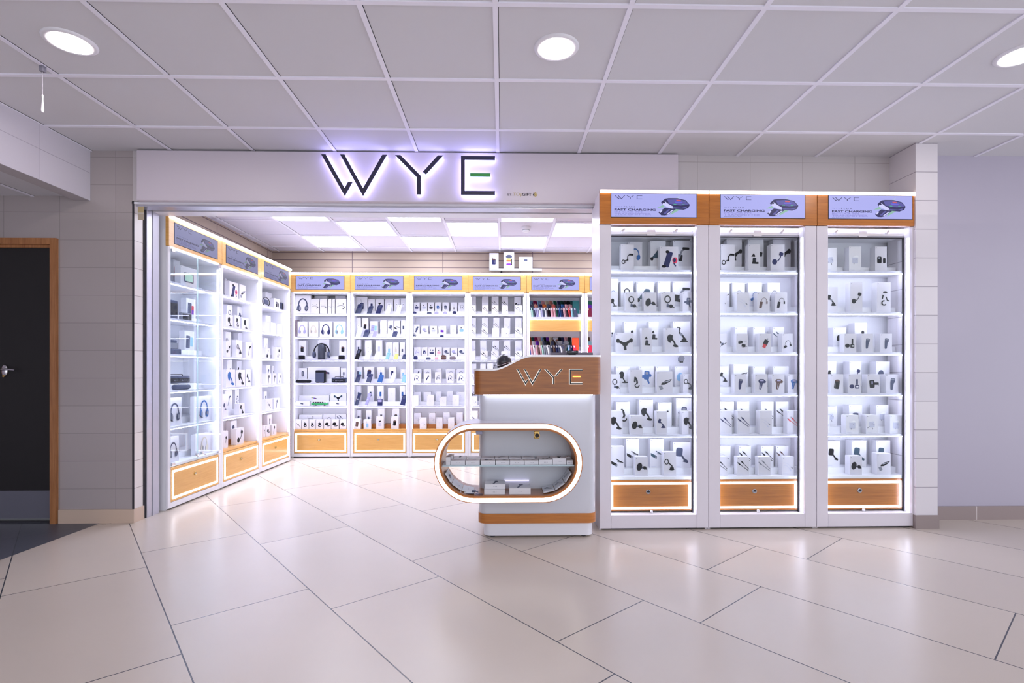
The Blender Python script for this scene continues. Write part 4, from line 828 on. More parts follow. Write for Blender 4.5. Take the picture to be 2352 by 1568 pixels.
# ================================================================== GOODS ON THE SHELVES
G={
'h1':["F 1426 561 1456 gooseneck;F 1516 566 1558 clamp;R 1442 555 1475 phones:blue;R 1494 553 1529 tent;R 1546 552 1585 visor",
 "F 1398 671 1419 discstand;F 1436 671 1465 ringmount;F 1479 671 1508 discmount;F 1518 671 1550 ringmount;F 1568 671 1594 holder;R 1396 640 1420 cable1:blue;R 1426 646 1455 ringmount;R 1462 647 1502 tent;R 1511 646 1540 dome;R 1545 646 1586 visor",
 "F 1414 764 1455 claw;F 1474 753 1497 clip;F 1528 753 1560 clawarm;R 1396 739 1412 lollipop;R 1434 739 1462 lollipop;R 1490 739 1513 clip;R 1546 738 1585 robotarm",
 "F 1400 859 1425 ringmount;F 1447 849 1475 hook;F 1509 853 1545 tray;F 1569 859 1596 ringarm;R 1415 841 1446 discstand;R 1468 841 1502 holder:blue;R 1507 841 1537 dome;R 1551 841 1581 discmount:sky",
 "F 1398 943 1430 clawarm;F 1448 954 1477 discmount;F 1508 944 1532 robotarm:navy;F 1566 944 1596 clawarm;R 1415 923 1447 hook;R 1468 918 1500 clawarm;R 1512 924 1543 wand;R 1553 914 1588 holder",
 "F 1402 1025 1434 camarm;F 1459 1049 1488 discmount;F 1524 1038 1553 ringarm;R 1438 1008 1468 camarm;R 1493 1008 1525 camarm:teal;R 1546 1015 1586 holderarm:slate"],
'h2':["F 1656 561 1688 gooseneck;F 1719 561 1746 clip;F 1770 561 1802 discneck:navy;R 1669 549 1704 claw;R 1719 544 1754 base;R 1776 549 1816 claw",
 "F 1650 671 1670 whitecable;F 1692 671 1721 whitecable;F 1739 671 1768 hub:brown;F 1780 671 1808 hub;R 1650 647 1676 plugs;R 1682 649 1711 hub:grey;R 1719 649 1750 cable1:blue;R 1763 649 1792 hub:grey",
 "F 1648 766 1670 plugs;F 1691 766 1718 cut;F 1744 766 1771 adapter;F 1796 766 1823 cable1;R 1688 751 1716 faint;R 1730 751 1758 faint;R 1775 751 1801 cables:teal",
 "F 1687 859 1713 bullet:navy;F 1734 859 1763 charger;F 1773 859 1802 charger:brown;F 1809 859 1836 charger:blue;R 1650 841 1674 robotarm;R 1685 836 1719 tray;R 1730 841 1758 dome;R 1776 841 1812 base:teal",
 "F 1654 943 1681 cables:navy;F 1694 943 1722 cables:navy;F 1745 943 1773 whitecable;F 1808 943 1836 cables:red;R 1654 922 1686 cables;R 1693 922 1721 cables;R 1749 922 1777 cables;R 1783 922 1811 cables",
 "F 1646 1049 1671 cables;F 1693 1049 1721 cables;F 1742 1049 1770 cables:grey;F 1797 1049 1825 whitecable;R 1650 1024 1678 whitecable;R 1697 1024 1725 cables;R 1749 1024 1777 cables;R 1783 1024 1811 cables:brown"],
'h3':["F 1896 569 1922 plug;F 1950 566 1978 cube;F 2010 566 2037 two",
 "F 1896 659 1924 robotarm;F 1953 648 1981 discneck;F 2014 648 2046 multi",
 "F 1939 766 1967 pair;F 1979 766 2005 bullet;F 2022 766 2049 bullet;R 1914 752 1944 dome;R 1963 741 1992 lollipop",
 "F 1908 859 1937 cyl;F 1949 859 1978 pair:navy;F 1992 859 2021 tcharger;F 2034 859 2064 bullet;R 1898 830 1921 robotarm;R 1951 830 1978 discneck:navy;R 2012 830 2044 discmount:slate",
 "F 1896 953 1906 cube;F 1943 953 1972 cube;F 1990 953 2017 plug;F 2044 953 2073 cube;R 1896 933 1923 plug;R 1950 930 1980 jar;R 2013 930 2041 cube",
 "F 1952 1047 1980 discmount;F 2014 1041 2046 tray;R 1898 1013 1929 holderarm;R 1956 1011 1990 holderarm:teal;R 2012 1011 2045 holderarm:teal"],
'b1':["F 674 678 720 headset;F 714 686 733 neck;F 735 686 751 neck;F 753 686 761 neck;F 763 686 769 neck;F 771 686 795 neck;R 722 679 752 phones:pale;R 770 679 794 phones:pale",
 "F 682 738 706 phones:lilac;F 709 738 731 phones:beige;F 734 738 763 phones:navy;F 766 738 793 phones:sky",
 "F 684 816 698 *drum;F 728 791 744 *tower;F 716 787 757 *headph;F 776 816 790 *drum;R 682 782 703 spk;R 730 779 756 rspk;R 779 782 796 spk",
 "F 678 872 719 *pillspk;F 724 850 745 *cubespk;F 761 867 794 *boom;R 683 845 705 pill;R 707 842 780 tube;R 783 845 796 pill",
 "F 673 921 711 pillr;F 715 921 752 *van;F 757 921 795 pillr;R 684 908 756 tube;R 758 903 795 claw:teal",
 "F 675 963 692 micbar;F 693 963 709 case2;F 710 963 725 case2;F 726 963 743 case2;F 744 963 760 fan;F 761 963 778 fan;F 780 963 795 fan;R 687 952 740 neck;R 742 951 770 cable1;R 771 951 795 cables:slate"],
'b2':["F 812 697 827 *bank;F 840 702 851 *bank:slate;F 860 700 872 *bank:navy;F 882 699 893 *bank:white;F 906 699 917 *bank:white;R 817 681 844 pbcord:navy;R 846 687 861 pb:navy;R 862 687 882 heart;R 884 687 903 dot;R 905 686 918 dot;R 920 685 932 dot",
 "F 814 752 826 *bank:white;F 831 757 844 *bank:slate;F 853 761 862 *bank:lilac;F 872 760 883 *bank:white;F 898 761 909 *bank:slate;F 919 759 929 *bank:white;R 817 730 829 dot;R 831 730 846 cyl;R 850 737 868 phonebox:lilac;R 873 735 888 faint;R 890 736 904 holder;R 905 736 919 camarm;R 921 735 932 pb",
 "F 810 802 822 *bank:black;F 834 804 846 *bank:white;F 856 810 868 *bank:white;F 883 810 891 *bank:sky;F 902 813 911 *bank:yellow;F 921 814 931 *bank;R 814 780 829 pb:slate;R 838 781 853 dot;R 863 781 878 pb:pale;R 886 786 901 pbcord:sky;R 902 786 916 pbcord:beige;R 918 786 930 pbcord:slate",
 "F 811 860 823 *bank;F 838 859 850 *bank:slate;F 864 862 876 *bank:blue;F 893 858 903 *bank:white;F 920 861 930 *bank:sky;R 816 842 831 phonebox;R 837 842 859 cyl:navy;R 867 842 883 pbcord:blue;R 893 842 909 pb:navy;R 920 848 932 pb:sky",
 "F 811 903 820 *bank:slate;F 836 904 843 *bank:lilac;F 867 907 878 *lantern;F 917 908 928 *bank:navy;R 812 885 829 pb:teal;R 844 885 858 pb:teal;R 867 885 881 pb:blue;R 891 890 908 faint;R 918 885 931 pb:blue",
 "F 811 961 828 cyl:brown;F 835 963 852 pbcord:sky;F 864 956 881 heart;F 898 956 915 cyl;R 814 941 829 cyl:slate;R 840 942 853 pbcord:slate;R 868 938 883 heart;R 901 938 917 cyl:teal"],
'b3':["F 946 715 956 *earcase:navy;F 967 715 976 *earcase:white;F 980 716 991 *earcase:slate;F 997 715 1007 *earcase:lilac;F 1017 715 1027 *earcase:lilac;F 1039 714 1048 *earcase:navy;F 1053 715 1061 *earcase:white;R 950 694 964 case:navy;R 967 694 981 case:pale;R 983 694 997 case;R 999 694 1013 case2:blue;R 1016 694 1031 case2:slate;R 1035 694 1050 ring1;R 1053 694 1068 hookear:grey",
 "F 946 766 955 *strap;F 1010 769 1019 *earcase:navy;R 948 745 964 watch:slate;R 967 748 984 fan:lilac;R 987 748 1004 case:pale;R 1007 748 1025 purple;R 1034 746 1048 ring1:pale;R 1052 746 1068 case:sky",
 "F 949 817 959 *earcase:navy;F 977 820 989 *earcase:slate;F 998 819 1006 *earcase:pink;F 1012 815 1025 *earcase:brown;F 1032 818 1047 *earcase:taupe;R 951 797 966 hookear:lilac;R 968 797 982 case2:navy;R 984 797 999 buds:navy;R 1001 797 1015 case:pink;R 1018 798 1033 fan:slate;R 1035 798 1050 fan:lilac;R 1052 798 1068 fan:slate",
 "F 943 857 966 hookear:navy;F 973 857 990 slant:navy;F 999 854 1014 hookear:slate;F 1025 856 1042 hookear:navy;F 1049 857 1068 hookear:slate;R 948 847 968 slant:slate;R 974 847 990 hookear:navy;R 1003 846 1014 hookear:slate;R 1024 847 1046 hookear:grey;R 1048 847 1068 hookear:slate",
 "F 947 908 961 faint;F 980 907 996 faint;F 1010 911 1025 faint;F 1039 907 1054 faint;R 949 900 966 plain;R 973 900 990 faint;R 1001 899 1014 faint;R 1026 898 1040 faint;R 1049 900 1068 faint",
 "F 964 959 979 whitecable;F 1002 959 1016 faint;F 1029 959 1043 faint;R 950 948 966 whitecable;R 985 948 1000 whitecable;R 1018 947 1033 whitecable;R 1048 947 1063 faint"],
'b4':["F 1079 701 1093 cables;F 1107 701 1122 cables:brown;F 1129 701 1145 cables:brown;F 1152 701 1167 whitecable;F 1182 701 1199 cables:grey;R 1079 680 1093 whitecable;R 1107 680 1122 faint;R 1129 680 1145 cables:grey;R 1152 680 1167 cables;R 1181 681 1197 plugs",
 "F 1079 753 1093 cables;F 1106 753 1121 cables;F 1130 753 1146 faint;F 1151 753 1167 whitecable;F 1183 753 1199 cables;R 1079 729 1093 cables;R 1107 729 1121 cables;R 1133 729 1147 cables;R 1158 729 1172 whitecable;R 1183 729 1198 faint",
 "F 1078 806 1092 faint;F 1104 806 1120 cables;F 1128 806 1144 cables:grey;F 1151 806 1166 plain;F 1183 806 1199 cables;R 1078 782 1092 whitecable;R 1103 782 1117 whitecable;R 1131 782 1146 cables;R 1157 782 1172 cables;R 1183 782 1198 whitecable",
 "F 1078 858 1094 cables:grey;F 1105 858 1120 plain;R 1078 835 1094 whitecable;R 1103 835 1116 whitecable;R 1119 834 1133 plain;R 1146 835 1161 plain",
 "F 1079 910 1096 whitecable;F 1105 910 1120 plain;R 1079 887 1095 hookear;R 1105 887 1120 plain",
 "F 1080 944 1097 cables;F 1107 944 1122 plain"],
's1':["F 415 614 452 tablet;R 398 598 414 pinkph",
 "F 380 688 409 *slab;F 418 718 441 *slab:grey;R 428 686 449 phone2",
 "F 380 780 417 *console;R 424 760 446 phonebox",
 "R 384 863 437 *boom;F 404 882 447 *pillspk:slate",
 "F 384 913 417 headset;F 449 909 495 headset:blue",
 "F 384 1003 411 phones:slate;F 451 995 489 phones:beige"],
's2':["F 527 648 547 clamp;F 550 654 564 tray;R 517 640 521 plain",
 "F 519 723 535 discstand;F 539 724 551 hook;F 556 730 571 discstand;R 521 700 534 ringmount;R 545 704 557 holder",
 "F 519 783 529 discneck;F 543 781 556 ringarm;F 564 786 584 wand;R 518 762 531 ringarm;R 547 762 557 ringarm",
 "F 519 848 540 clawarm:blue;F 543 849 563 clawarm;F 565 848 576 robotarm;R 522 826 533 wand;R 544 828 555 robotarm",
 "F 511 905 521 discstand:slate;F 549 926 562 robotarm;R 517 895 534 wand:slate;R 540 893 549 multi:slate",
 "F 511 990 524 lollipop;F 542 983 560 discneck;R 530 966 544 discstand:slate"],
's3':["F 606 681 624 *strap;F 630 686 643 two;F 647 696 660 *slab:slate;R 610 672 624 plain",
 "F 611 741 619 faint;F 622 741 633 faint;F 637 744 649 faint;R 610 725 622 plain",
 "F 610 799 620 pendr2;F 634 797 646 pendr;R 606 776 615 pendr2:grey;R 629 777 640 pendr",
 "F 611 857 623 mic;F 626 857 635 mic;F 638 857 647 mic;R 612 838 621 mic:slate;R 625 840 634 mic",
 "F 610 916 626 micbar;F 629 914 642 mic:slate;R 606 899 613 mic;R 629 897 637 mic",
 "F 605 977 610 mic;F 612 977 620 fan;F 624 974 635 mic;R 614 952 624 mic"]}
for k,L in G.items():
    for i,sp in enumerate(L): parse(k,i,sp)
# grey-lilac slab standing at the left end of the headphones shelf
B=BAYS['b1']; s0,t0=B.solve(676,.05); s1,_=B.solve(681.5,.05)
b=MB(); b.bbox(-(s1-s0)/2,(s1-s0)/2,0,.1,0,.222,pm('taupe'),.003); tag(build('storage_box',b,None,B.pos((s0+s1)/2,.05,SHELF[1]+.0006)),'narrow greyish lilac box at the left end of the headphones shelf','box')
# small chrome and grey suction mount stuck on the glass door of the left showcase
B=BAYS['h1']; s_,t_=B.solve(1565,.085); z=CZ+(HY-823)/FP*t_
t=thing('suction_mount','small grey suction mount hanging inside the left showcase glass',  'phone mount',B.pos(s_,.0785,z),B.a)
b=MB(); b.lathe([(.022,0),(.018,-.006),(.006,-.012),(.0,-.012)],pm('grey'),(0,.0,0),18,axis='y'); build('suction_cup',b,t)
b=MB(); b.bbox(-.016,.014,.012,.034,-.022,.012,pm('slate'),.004); b.bbox(-.006,.018,.014,.03,-.03,-.014,pm('black'),.003); build('clamp',b,t)
# ------------------------------------------------------------------ phone cases
PC={'u':dict(z=1.806,back="red paleb magenta sky pink cream salmon tealg navy darkgreen plum black darkteal",
   bx="112 182 262 365 450 530 625 715 812 888 960 1035 1105",mid="maroon slate salmon navy orange slate coral slate blue pink pink",mx="108 145 285 388 485 562 680 788 898 980 1070",big="tealcase 1138",
   front="white white mint slate lilac lilac white lilac slate white plum black pink pink darkgreen navy blue navy pink plum red aqua slate",fx="108 170 240 290 330 375 420 458 520 545 585 640 662 735 800 845 875 915 945 1020 1066 1125 1180"),
 'l':dict(z=1.318,back="black orange darkteal magenta pink sky black purple cream brown salmon black navy pink black",
   bx="108 162 232 305 375 450 525 570 635 700 780 845 905 975 1048",mid="pink salmon white purple cream slate black slate slate slate darkgreen",mx="108 172 250 320 412 480 560 650 760 880 1060",big="flame 1125",
   front="darkgreen blue pink white pink brown pink mint grey grey white slate brown navy slate white navy darkteal sky navy bright",fx="108 172 215 280 335 395 440 475 520 565 600 655 722 790 838 895 950 1000 1055 1118 1165")}
XC=dict(paleb='sky',tealg='green',plum='maroon',darkteal='tealcase')
CN=dict(red='red',paleb='pale blue',magenta='magenta',sky='sky blue',pink='pink',cream='cream',salmon='salmon',tealg='teal green',navy='navy',darkgreen='dark green',plum='dark plum',black='black',darkteal='dark teal',maroon='maroon',slate='slate',orange='orange',coral='coral',blue='blue',tealcase='dark teal',white='white',mint='mint',lilac='lilac',aqua='aqua',brown='brown',purple='purple',grey='grey',flame='flame orange',bright='bright red')
B=BAYS['b5']; CM={}
mat('colour_tealgreen',(20,110,88))
def case_mesh(c,kind):
    k=(c,kind)
    if k in CM: return CM[k]
    b=MB(); w,h,th=(.076,.128,.0085) if kind!='big' else (.088,.17,.012)
    m=mat('colour_tealgreen') if c=='tealg' else (mat('colour_plum',(52,34,48),.4) if c=='plum' else pm(XC.get(c,c)))
    b.prism(rrect(-w/2,w/2,0,h,.009,3),0,th,m)
    p=Pic(b,0,h/2,h/2,-.0002)
    if kind=='front':
        p.rr(-.52,-.1,.5,.9,'white' if c not in('white','mint') else 'slate',.12)
    if c=='magenta':
        for q in ((-.2,.3),(.15,0),(-.1,-.4)): p.disc(q[0],q[1],.16,.12,'pink')
    if c in('paleb','sky'): p.poly([(-.4,.1),(.2,.6),(.5,-.2)],'white')
    o=build('phone_case',b,None); me=o.data; bpy.data.objects.remove(o); CM[k]=me; return me
for key,D_ in PC.items():
    sl={'u':'upper','l':'lower'}[key]
    for row,cols,xs_,d,dz in (('rear',D_['back'],D_['bx'],.27,.115),('middle',D_['mid'],D_['mx'],.17,.056),('front',D_['front'],D_['fx'],.085,0)):
        cc=cols.split(); xx=[float(v) for v in xs_.split()]; prev=0
        for i,(c,x) in enumerate(zip(cc,xx)):
            px=1200+x*.102; nx=(xx[i+1] if i+1<len(xx) else x+85)
            step=(nx-x)*.102/178*1.0
            s_,t_=B.solve(px+ (nx-x)*.051,d)
            yaw=math.radians(52)
            s_=min(max(s_,.068,prev+.0125),B.W-.052); prev=s_
            o=build('phone_case',None,None,B.pos(s_,d,D_['z']+dz+.0022),yaw,mesh=case_mesh(c,row))
            o.rotation_euler=(math.radians(-9),0,yaw)
            tag(o,'%s phone case, %s in %s row, %s shelf of phone case bay'%(CN[c],ordn[i],row,sl),'phone case','phone cases packed on the %s shelf'%sl)
    c,x=D_['big'].split(); s_,_=B.solve(1200+(float(x)+65)*.102,.12)
    o=build('phone_case',None,None,B.pos(min(s_,B.W-.075),.112,D_['z']+.0575),0,mesh=case_mesh(c,'big'))
    tag(o,'large %s case facing front at right end, %s shelf of phone case bay'%(CN[c],sl),'phone case','phone cases packed on the %s shelf'%sl)
B=BAYS['b6']
for i,(c,d,z,kd,dx) in enumerate((('plum',.27,1.806+.115,'rear',.064),('tealg',.27,1.806+.115,'rear',.112),('purple',.17,1.806+.056,'middle',.09),('maroon',.085,1.806,'front',.075),('brown',.27,1.318+.115,'rear',.085),('aqua',.17,1.318+.056,'middle',.09),('bright',.085,1.318,'front',.08))):
    o=build('phone_case',None,None,B.pos(dx,d,z+.002),-.5,mesh=case_mesh(c,kd)); o.rotation_euler=(math.radians(-6),0,.35)
    tag(o,'%s phone case, %s row, left end of last back bay, %s'%(CN[c],kd,'upper' if z>1.6 else 'lower'),'phone case','phone cases glimpsed in the last back bay')
# ------------------------------------------------------------------ small acrylic shelf high on the slat wall
YS=SY-.13
(x0,z1),(x1,z0)=at(1124,617,YS),at(1244,624,YS)
zt=z1
t=thing('wall_shelf','clear acrylic shelf holding three boxes high on the slat wall','shelf',((x0+x1)/2,SY,zt))
b=MB(); b.box(-(x1-x0)/2,(x1-x0)/2,-.16,-.001,-.006,0,glass('acrylic',(196,204,216))); b.box(-(x1-x0)/2,(x1-x0)/2,-.163,-.16,-.03,0,mat('acrylic_lip',(170,172,186),.15)); build('board',b,t)
for xx in (-.2,.06):
    b=MB(); b.box(xx,xx+.02,-.12,-.001,-.03,-.006,M_dark if xx<0 else M_chrome); build('bracket',b,t)
for xa,ya,xb,mo,lb in ((1124,581,1145,'spk','white box with dark barrel speaker, left of three on the acrylic wall shelf'),(1157,578.5,1181,'rspk','white box with rainbow barrel speaker, middle of three on the acrylic wall shelf'),(1192,590,1223,'roller','white box with grey roller gadget, right of three on the acrylic wall shelf')):
    (xl,zz),(xr,_)=at(xa,ya,YS-.02),at(xb,ya,YS-.02)
    b=box_mb(xr-xl,zz-zt,.07,mo,'navy' if mo=='spk' else 'slate',M_box,S=(xr-xl)*.44 if mo!='rspk' else (zz-zt)*.4)
    tag(build('product_box',b,None,((xl+xr)/2,YS-.02,zt+.0006)),lb,'box','boxes on the acrylic wall shelf')
# ================================================================== THE COUNTER
KY=3.50; KD=.50
kx0,_=at(1100,1000,KY); kx1,_=at(1370,1000,KY)
ct=thing('service_counter','white and wood service counter with capsule showcase on its front','counter',((kx0+kx1)/2,KY,0))
def z_at(py,Y): return CZ+(HY-py)/FP*Y
hw=(kx1-kx0)/2
def rl(x): return x-ct.location.x
b=MB(); b.slab([(p[0],p[1]) for p in rrect(-hw,hw,0,KD,.055,8)],z_at(1180,KY),z_at(905,KY),mat('counter_lacquer',(204,204,212),.22,coat=.3)); build('body',b,ct)
b=MB(); b.slab(rrect(-hw-.006,hw+.002,-.008,KD+.006,.06,8),z_at(1201,KY),z_at(1179,KY),M_wood); build('wood_band',b,ct)
pxa,_=at(1111,1200,KY+.02); pxb,_=at(1362,1200,KY+.02)
b=MB(); b.slab(rrect(rl(pxa),rl(pxb),.015,KD-.02,.05,8),.012,z_at(1201,KY),M_white); build('plinth',b,ct)
for x in (rl(pxa)+.06,rl(pxb)-.06):
    for y in (.05,KD-.06):
        b=MB(); b.lathe([(.018,0),(.018,.012)],M_dark,(x,y,0),12); build('foot',b,ct)
# wood top with a wave
BY=KY-.045
bx0,_=at(1088,880,BY); bx1,_=at(1382,880,BY)
zb=z_at(906,BY); zlo=z_at(850.5,BY); zhi=z_at(819,BY)
def wave(x):
    xa,_=at(1132,850,BY); xb,_=at(1222,820,BY); u=min(1,max(0,(x+ct.location.x-xa)/(xb-xa))); return zlo+(zhi-zlo)*(u*u*(3-2*u))
x0=rl(bx0); x1=rl(bx1); per=rrect(x0,x1,BY-KY,KD+.03,.05,8)
P=[]
for i in range(len(per)):
    a_,c_=per[i],per[(i+1)%len(per)]; n_=max(1,int(math.hypot(a_[0]-c_[0],a_[1]-c_[1])/.012))
    for k in range(n_): P.append((a_[0]+(c_[0]-a_[0])*k/n_,a_[1]+(c_[1]-a_[1])*k/n_))
b=MB(); n=len(P); vs=[(p[0],p[1],zb) for p in P]+[(p[0],p[1],wave(p[0])) for p in P]
b.add(vs,[(k,(k+1)%n,n+(k+1)%n,n+k) for k in range(n)],M_woodk,True)
b.add([(p[0],p[1],zb) for p in P],[list(range(n))[::-1]],M_white)
build('top_band',b,ct)
b=MB(); nx=60; R_=.05
def yext(x):
    e=0
    if x<x0+R_: e=R_-math.sqrt(max(0,R_**2-(x0+R_-x)**2))
    if x>x1-R_: e=R_-math.sqrt(max(0,R_**2-(x-x1+R_)**2))
    return BY-KY+e-.005, KD+.034-e
xs_=[x0-.004+ (x1-x0+.008)*(.5-.5*math.cos(PI*k/nx)) for k in range(nx+1)]
vs=[]
for x in xs_:
    ya,yb=yext(min(max(x,x0),x1)); z=wave(x); vs+=[(x,ya,z-.001),(x,yb,z-.001),(x,yb,z+.011),(x,ya,z+.011)]
fs=[]
for k in range(nx):
    for j in range(4): fs.append((k*4+j,k*4+(j+1)%4,(k+1)*4+(j+1)%4,(k+1)*4+j))
fs+=[(0,3,2,1),(nx*4,nx*4+1,nx*4+2,nx*4+3)]
b.add(vs,[f[::-1] for f in fs],mat('worktop_white',(252,252,254),.3)); build('worktop',b,ct)
b=MB(); b.box(-hw+.03,hw-.03,-.03,-.018,zb-.006,zb-.0005,mat('under_light',(236,242,255),emit=6.0)); build('under_light',b,ct)
lx0,lz1=at(1186.5,847,BY); lx1,lz0=at(1337,882,BY)
for key,nm in (('W','letter_w'),('Y','letter_y'),('E','letter_e')):
    b=MB(); letter(b,key,rl(lx0),lz1,lx1-lx0,lz1-lz0,48,BY-KY-.010,BY-KY+.001,mat('rim_white',(255,250,246),.3,emit=1.05)); e=build(nm,b,ct)
    b=MB(); letter(b,key,rl(lx0)+.0012,lz1-.0008,lx1-lx0,lz1-lz0,29,BY-KY-.0115,BY-KY-.0095,mat('letter_black',(14,10,12),.5)); build('black_face',b,e)
    if key=='E':
        b=MB(); letter(b,'D',rl(lx0),lz1,lx1-lx0,lz1-lz0,26,BY-KY-.008,BY-KY+.001,M_yel); build('glow_bar',b,e)
# capsule showcase
FY=3.30; BYc=3.615
cx,cz=at(1168,1063.5,FY); rx=171*FY/FP; rz=91.5*FY/FP
def stad(ins,seg=20):
    r=rz-ins; h=rx-rz; out=[]
    for s,a0 in ((1,-PI/2),(-1,PI/2)):
        for k in range(seg+1):
            a=a0+PI*k/seg; out.append((rl(cx)+s*h+r*math.cos(a),cz+r*math.sin(a)))
    return out
b=MB(); b.ringprism(stad(0),stad(.044),FY-KY,BYc-KY,mat('capsule_outer',(200,196,204),.25),M_woodk)
# inner wall is wood
b.ringprism(stad(.0435),stad(.046),FY-KY+.001,BYc-KY-.001,M_woodk); cp=build('capsule_case',b,ct)
b=MB(); b.ringprism(stad(.0065),stad(.031),FY-KY-.004,FY-KY+.001,mat('ring_lamp',(255,250,246),emit=4.0)); build('ring_light',b,cp)
shz=z_at(1066,FY+.06); b=MB(); hwid=(rx-.046)
b.box(rl(cx)-hwid+.004,rl(cx)+hwid-.004,.03+FY-KY,-.004,shz-.008,shz,mat('glass_shelf',(186,206,214),.1,spec=.7)); build('glass_shelf',b,cp)
b=MB(); b.add([(p[0],FY-KY+.012,p[1]) for p in stad(.047)],[list(range(42))],G_thin); build('glass_front',b,cp)
for px,py,sz in ((1101,993,.022),(1101,1137,.024)):
    hx_,hz_=at(px,py,FY+.02); b=MB(); b.bbox(rl(hx_)-sz,rl(hx_)+sz*.9,FY-KY+.006,FY-KY+.03,hz_-.011,hz_+.011,mat('hinge_grey',(124,122,140),.3,.6) if py<1000 else glass('hinge_clear',(200,200,214)),.002); build('hinge',b,cp)
hx_,hz_=at(1233,999,FY+.01)
b=MB(); b.bbox(rl(hx_)-.017,rl(hx_)+.017,FY-KY+.002,FY-KY+.024,hz_-.022,hz_+.026,M_brass,.003); b.lathe([(.019,0),(.019,.012),(.014,.014),(.013,.008),(0,.008)],M_brass,(rl(hx_),FY-KY+.002,hz_-.001),24,axis='y'); b.lathe([(.012,.0085),(0,.009)],M_dark,(rl(hx_),FY-KY+.002,hz_-.001),16,axis='y'); build('lock',b,cp)
b=MB(); xa,za=at(1158,1103,3.49); xb,_=at(1215,1103,3.49); b.bbox(rl(xa),rl(xb),-.02,-.002,za-.003,za+.003,mat('white_bar_glow',(222,214,255),emit=1.4),.001); build('handle_bar',b,ct)  # bar's brightness is put in as emission
# wooden floor of the capsule: battens
for xa,xb in ((1103,1112),(1223,1232)):
    (a_,_),(c_,_)=at(xa,1120,3.4),at(xb,1120,3.4); zf=cz-rz+.036
    b=MB(); b.bbox(rl(a_),rl(c_),FY-KY+.03,-.002,zf-.001,zf+.006,M_wood,.001); build('batten',b,cp)
# boxes lying on the glass shelf
def flat_box(xa,xb,Y,dep,h,z,mo,col,lb,gp):
    (x0,_),(x1,_)=at(xa,1060,Y),at(xb,1060,Y); w=x1-x0-.001
    b=MB(); b.box(-w/2,w/2,0,dep,0,h,mat('lying_box',(226,222,228),.5))
    # picture on the lid
    q=MB(); p=Pic(q,0,0,min(w,dep)*.42,0); globals()['m_'+mo](p,col)
    sx_=w/dep*.9
    q.v=[(v[0]*1.0,dep*.5+v[2],h-v[1]+.0003) for v in q.v]
    o=len(b.v)
    b.v+=q.v
    for f,mi_ in zip(q.f,q.m): b.f.append([o+k for k in f]); b.m.append(b.mi(q.mats[mi_]))
    for k in range(3): b.add([(-.010+.009*k,-.0003,h*.45),(-.0065+.009*k,-.0003,h*.45),(-.0065+.009*k,-.0003,h*.45+.0028),(-.010+.009*k,-.0003,h*.45+.0028)],[(0,1,2,3)],pm('grey'))
    return tag(build('product_box',b,None,((x0+x1)/2,Y,z+.0006)),lb,'box',gp)
fr=[(1024,1034.5,.05,'case','black'),(1035.5,1068,.026,'neck','pale'),(1069,1102,.026,'whitecable','grey'),(1104.5,1137.5,.026,'discmount','slate'),(1139,1170.5,.026,'ringarm','grey'),(1171,1203.5,.026,'whitecable','grey'),(1204.5,1237,.026,'ringarm','grey'),(1238,1269,.03,'buds','grey'),(1269.5,1300.5,.04,'bullet','black'),(1301.5,1316,.026,'cables','grey')]
for i,(xa,xb,h,mo,c) in enumerate(fr): flat_box(xa,xb,FY+.045,.075,h,shz,mo,c,'white box lying flat, %s in the front row on the capsule glass shelf'%ordn[i],'boxes lying on the capsule glass shelf')
bk=[(1028,1041,.045,'case','black'),(1042,1071.5,.034,'bullet','black'),(1073.5,1104,.03,'neck','pale'),(1105.5,1136,.03,'whitecable','grey'),(1137,1167.5,.032,'tray','slate'),(1169,1197,.032,'cables','grey'),(1198.5,1228,.032,'cables','grey'),(1233,1260,.03,'faint','pale'),(1264,1297,.03,'bullet','black'),(1300,1310,.034,'cyl','black')]
for i,(xa,xb,h,mo,c) in enumerate(bk): flat_box(xa,xb,FY+.122,.072,h,shz,mo,c,'white box lying flat, %s in the rear row on the capsule glass shelf'%ordn[i],'boxes lying on the capsule glass shelf')
# boxes and card packs on the bottom of the capsule
zf=cz-rz+.0465
g2='boxes in the bottom of the capsule'
def m_plain(p,c): pass
flat_box(1112,1160,FY+.03,.13,.032,zf,'plain','grey','lower wide white box of the stack of two in the capsule bottom',g2)
flat_box(1113,1161,FY+.045,.11,.03,zf+.0326,'mic','slate','upper wide white box of the stack of two in the capsule bottom',g2)
flat_box(1170,1219,FY+.03,.13,.04,zf,'mic','slate','single wide white box on the right in the capsule bottom',g2)
def card(ang,side,mo,lb):
    h_=rx-rz; r=rz-.046-.009; w=.073
    cxx=rl(cx)+ct.location.x+side*h_
    X=cxx+side*r*math.sin(ang)*.985; Z=cz-r*math.cos(ang)*.985
    b=MB(); b.box(-w/2,w/2,0,.145,-.004,.004,M_box)
    q=MB(); p=Pic(q,0,0,.026,0); globals()['m_'+mo](p,'slate'); q.v=[(v[0],.06+v[2]*1.6,.0042-v[1]) for v in q.v]
    o=len(b.v); b.v+=q.v
    for f,mi_ in zip(q.f,q.m): b.f.append([o+k for k in f]); b.m.append(b.mi(q.mats[mi_]))
    ob=build('card_pack',b,None,(X,FY+.045,Z)); ob.rotation_euler=(0,-side*ang,0)
    tag(ob,lb,'card pack','card packs lining the curved ends of the capsule')
for s,sn_ in ((-1,'left'),(1,'right')):
    for i,(a_,mo) in enumerate(((.22,'faint' if s<0 else 'cables'),(.62,'whitecable' if s<0 else 'cables'),(1.02,'case2' if s<0 else 'cables'))):
        card(a_,s,mo,'white card pack, %s up from the bottom along the %s curve of the capsule'%(ordn[i],sn_))
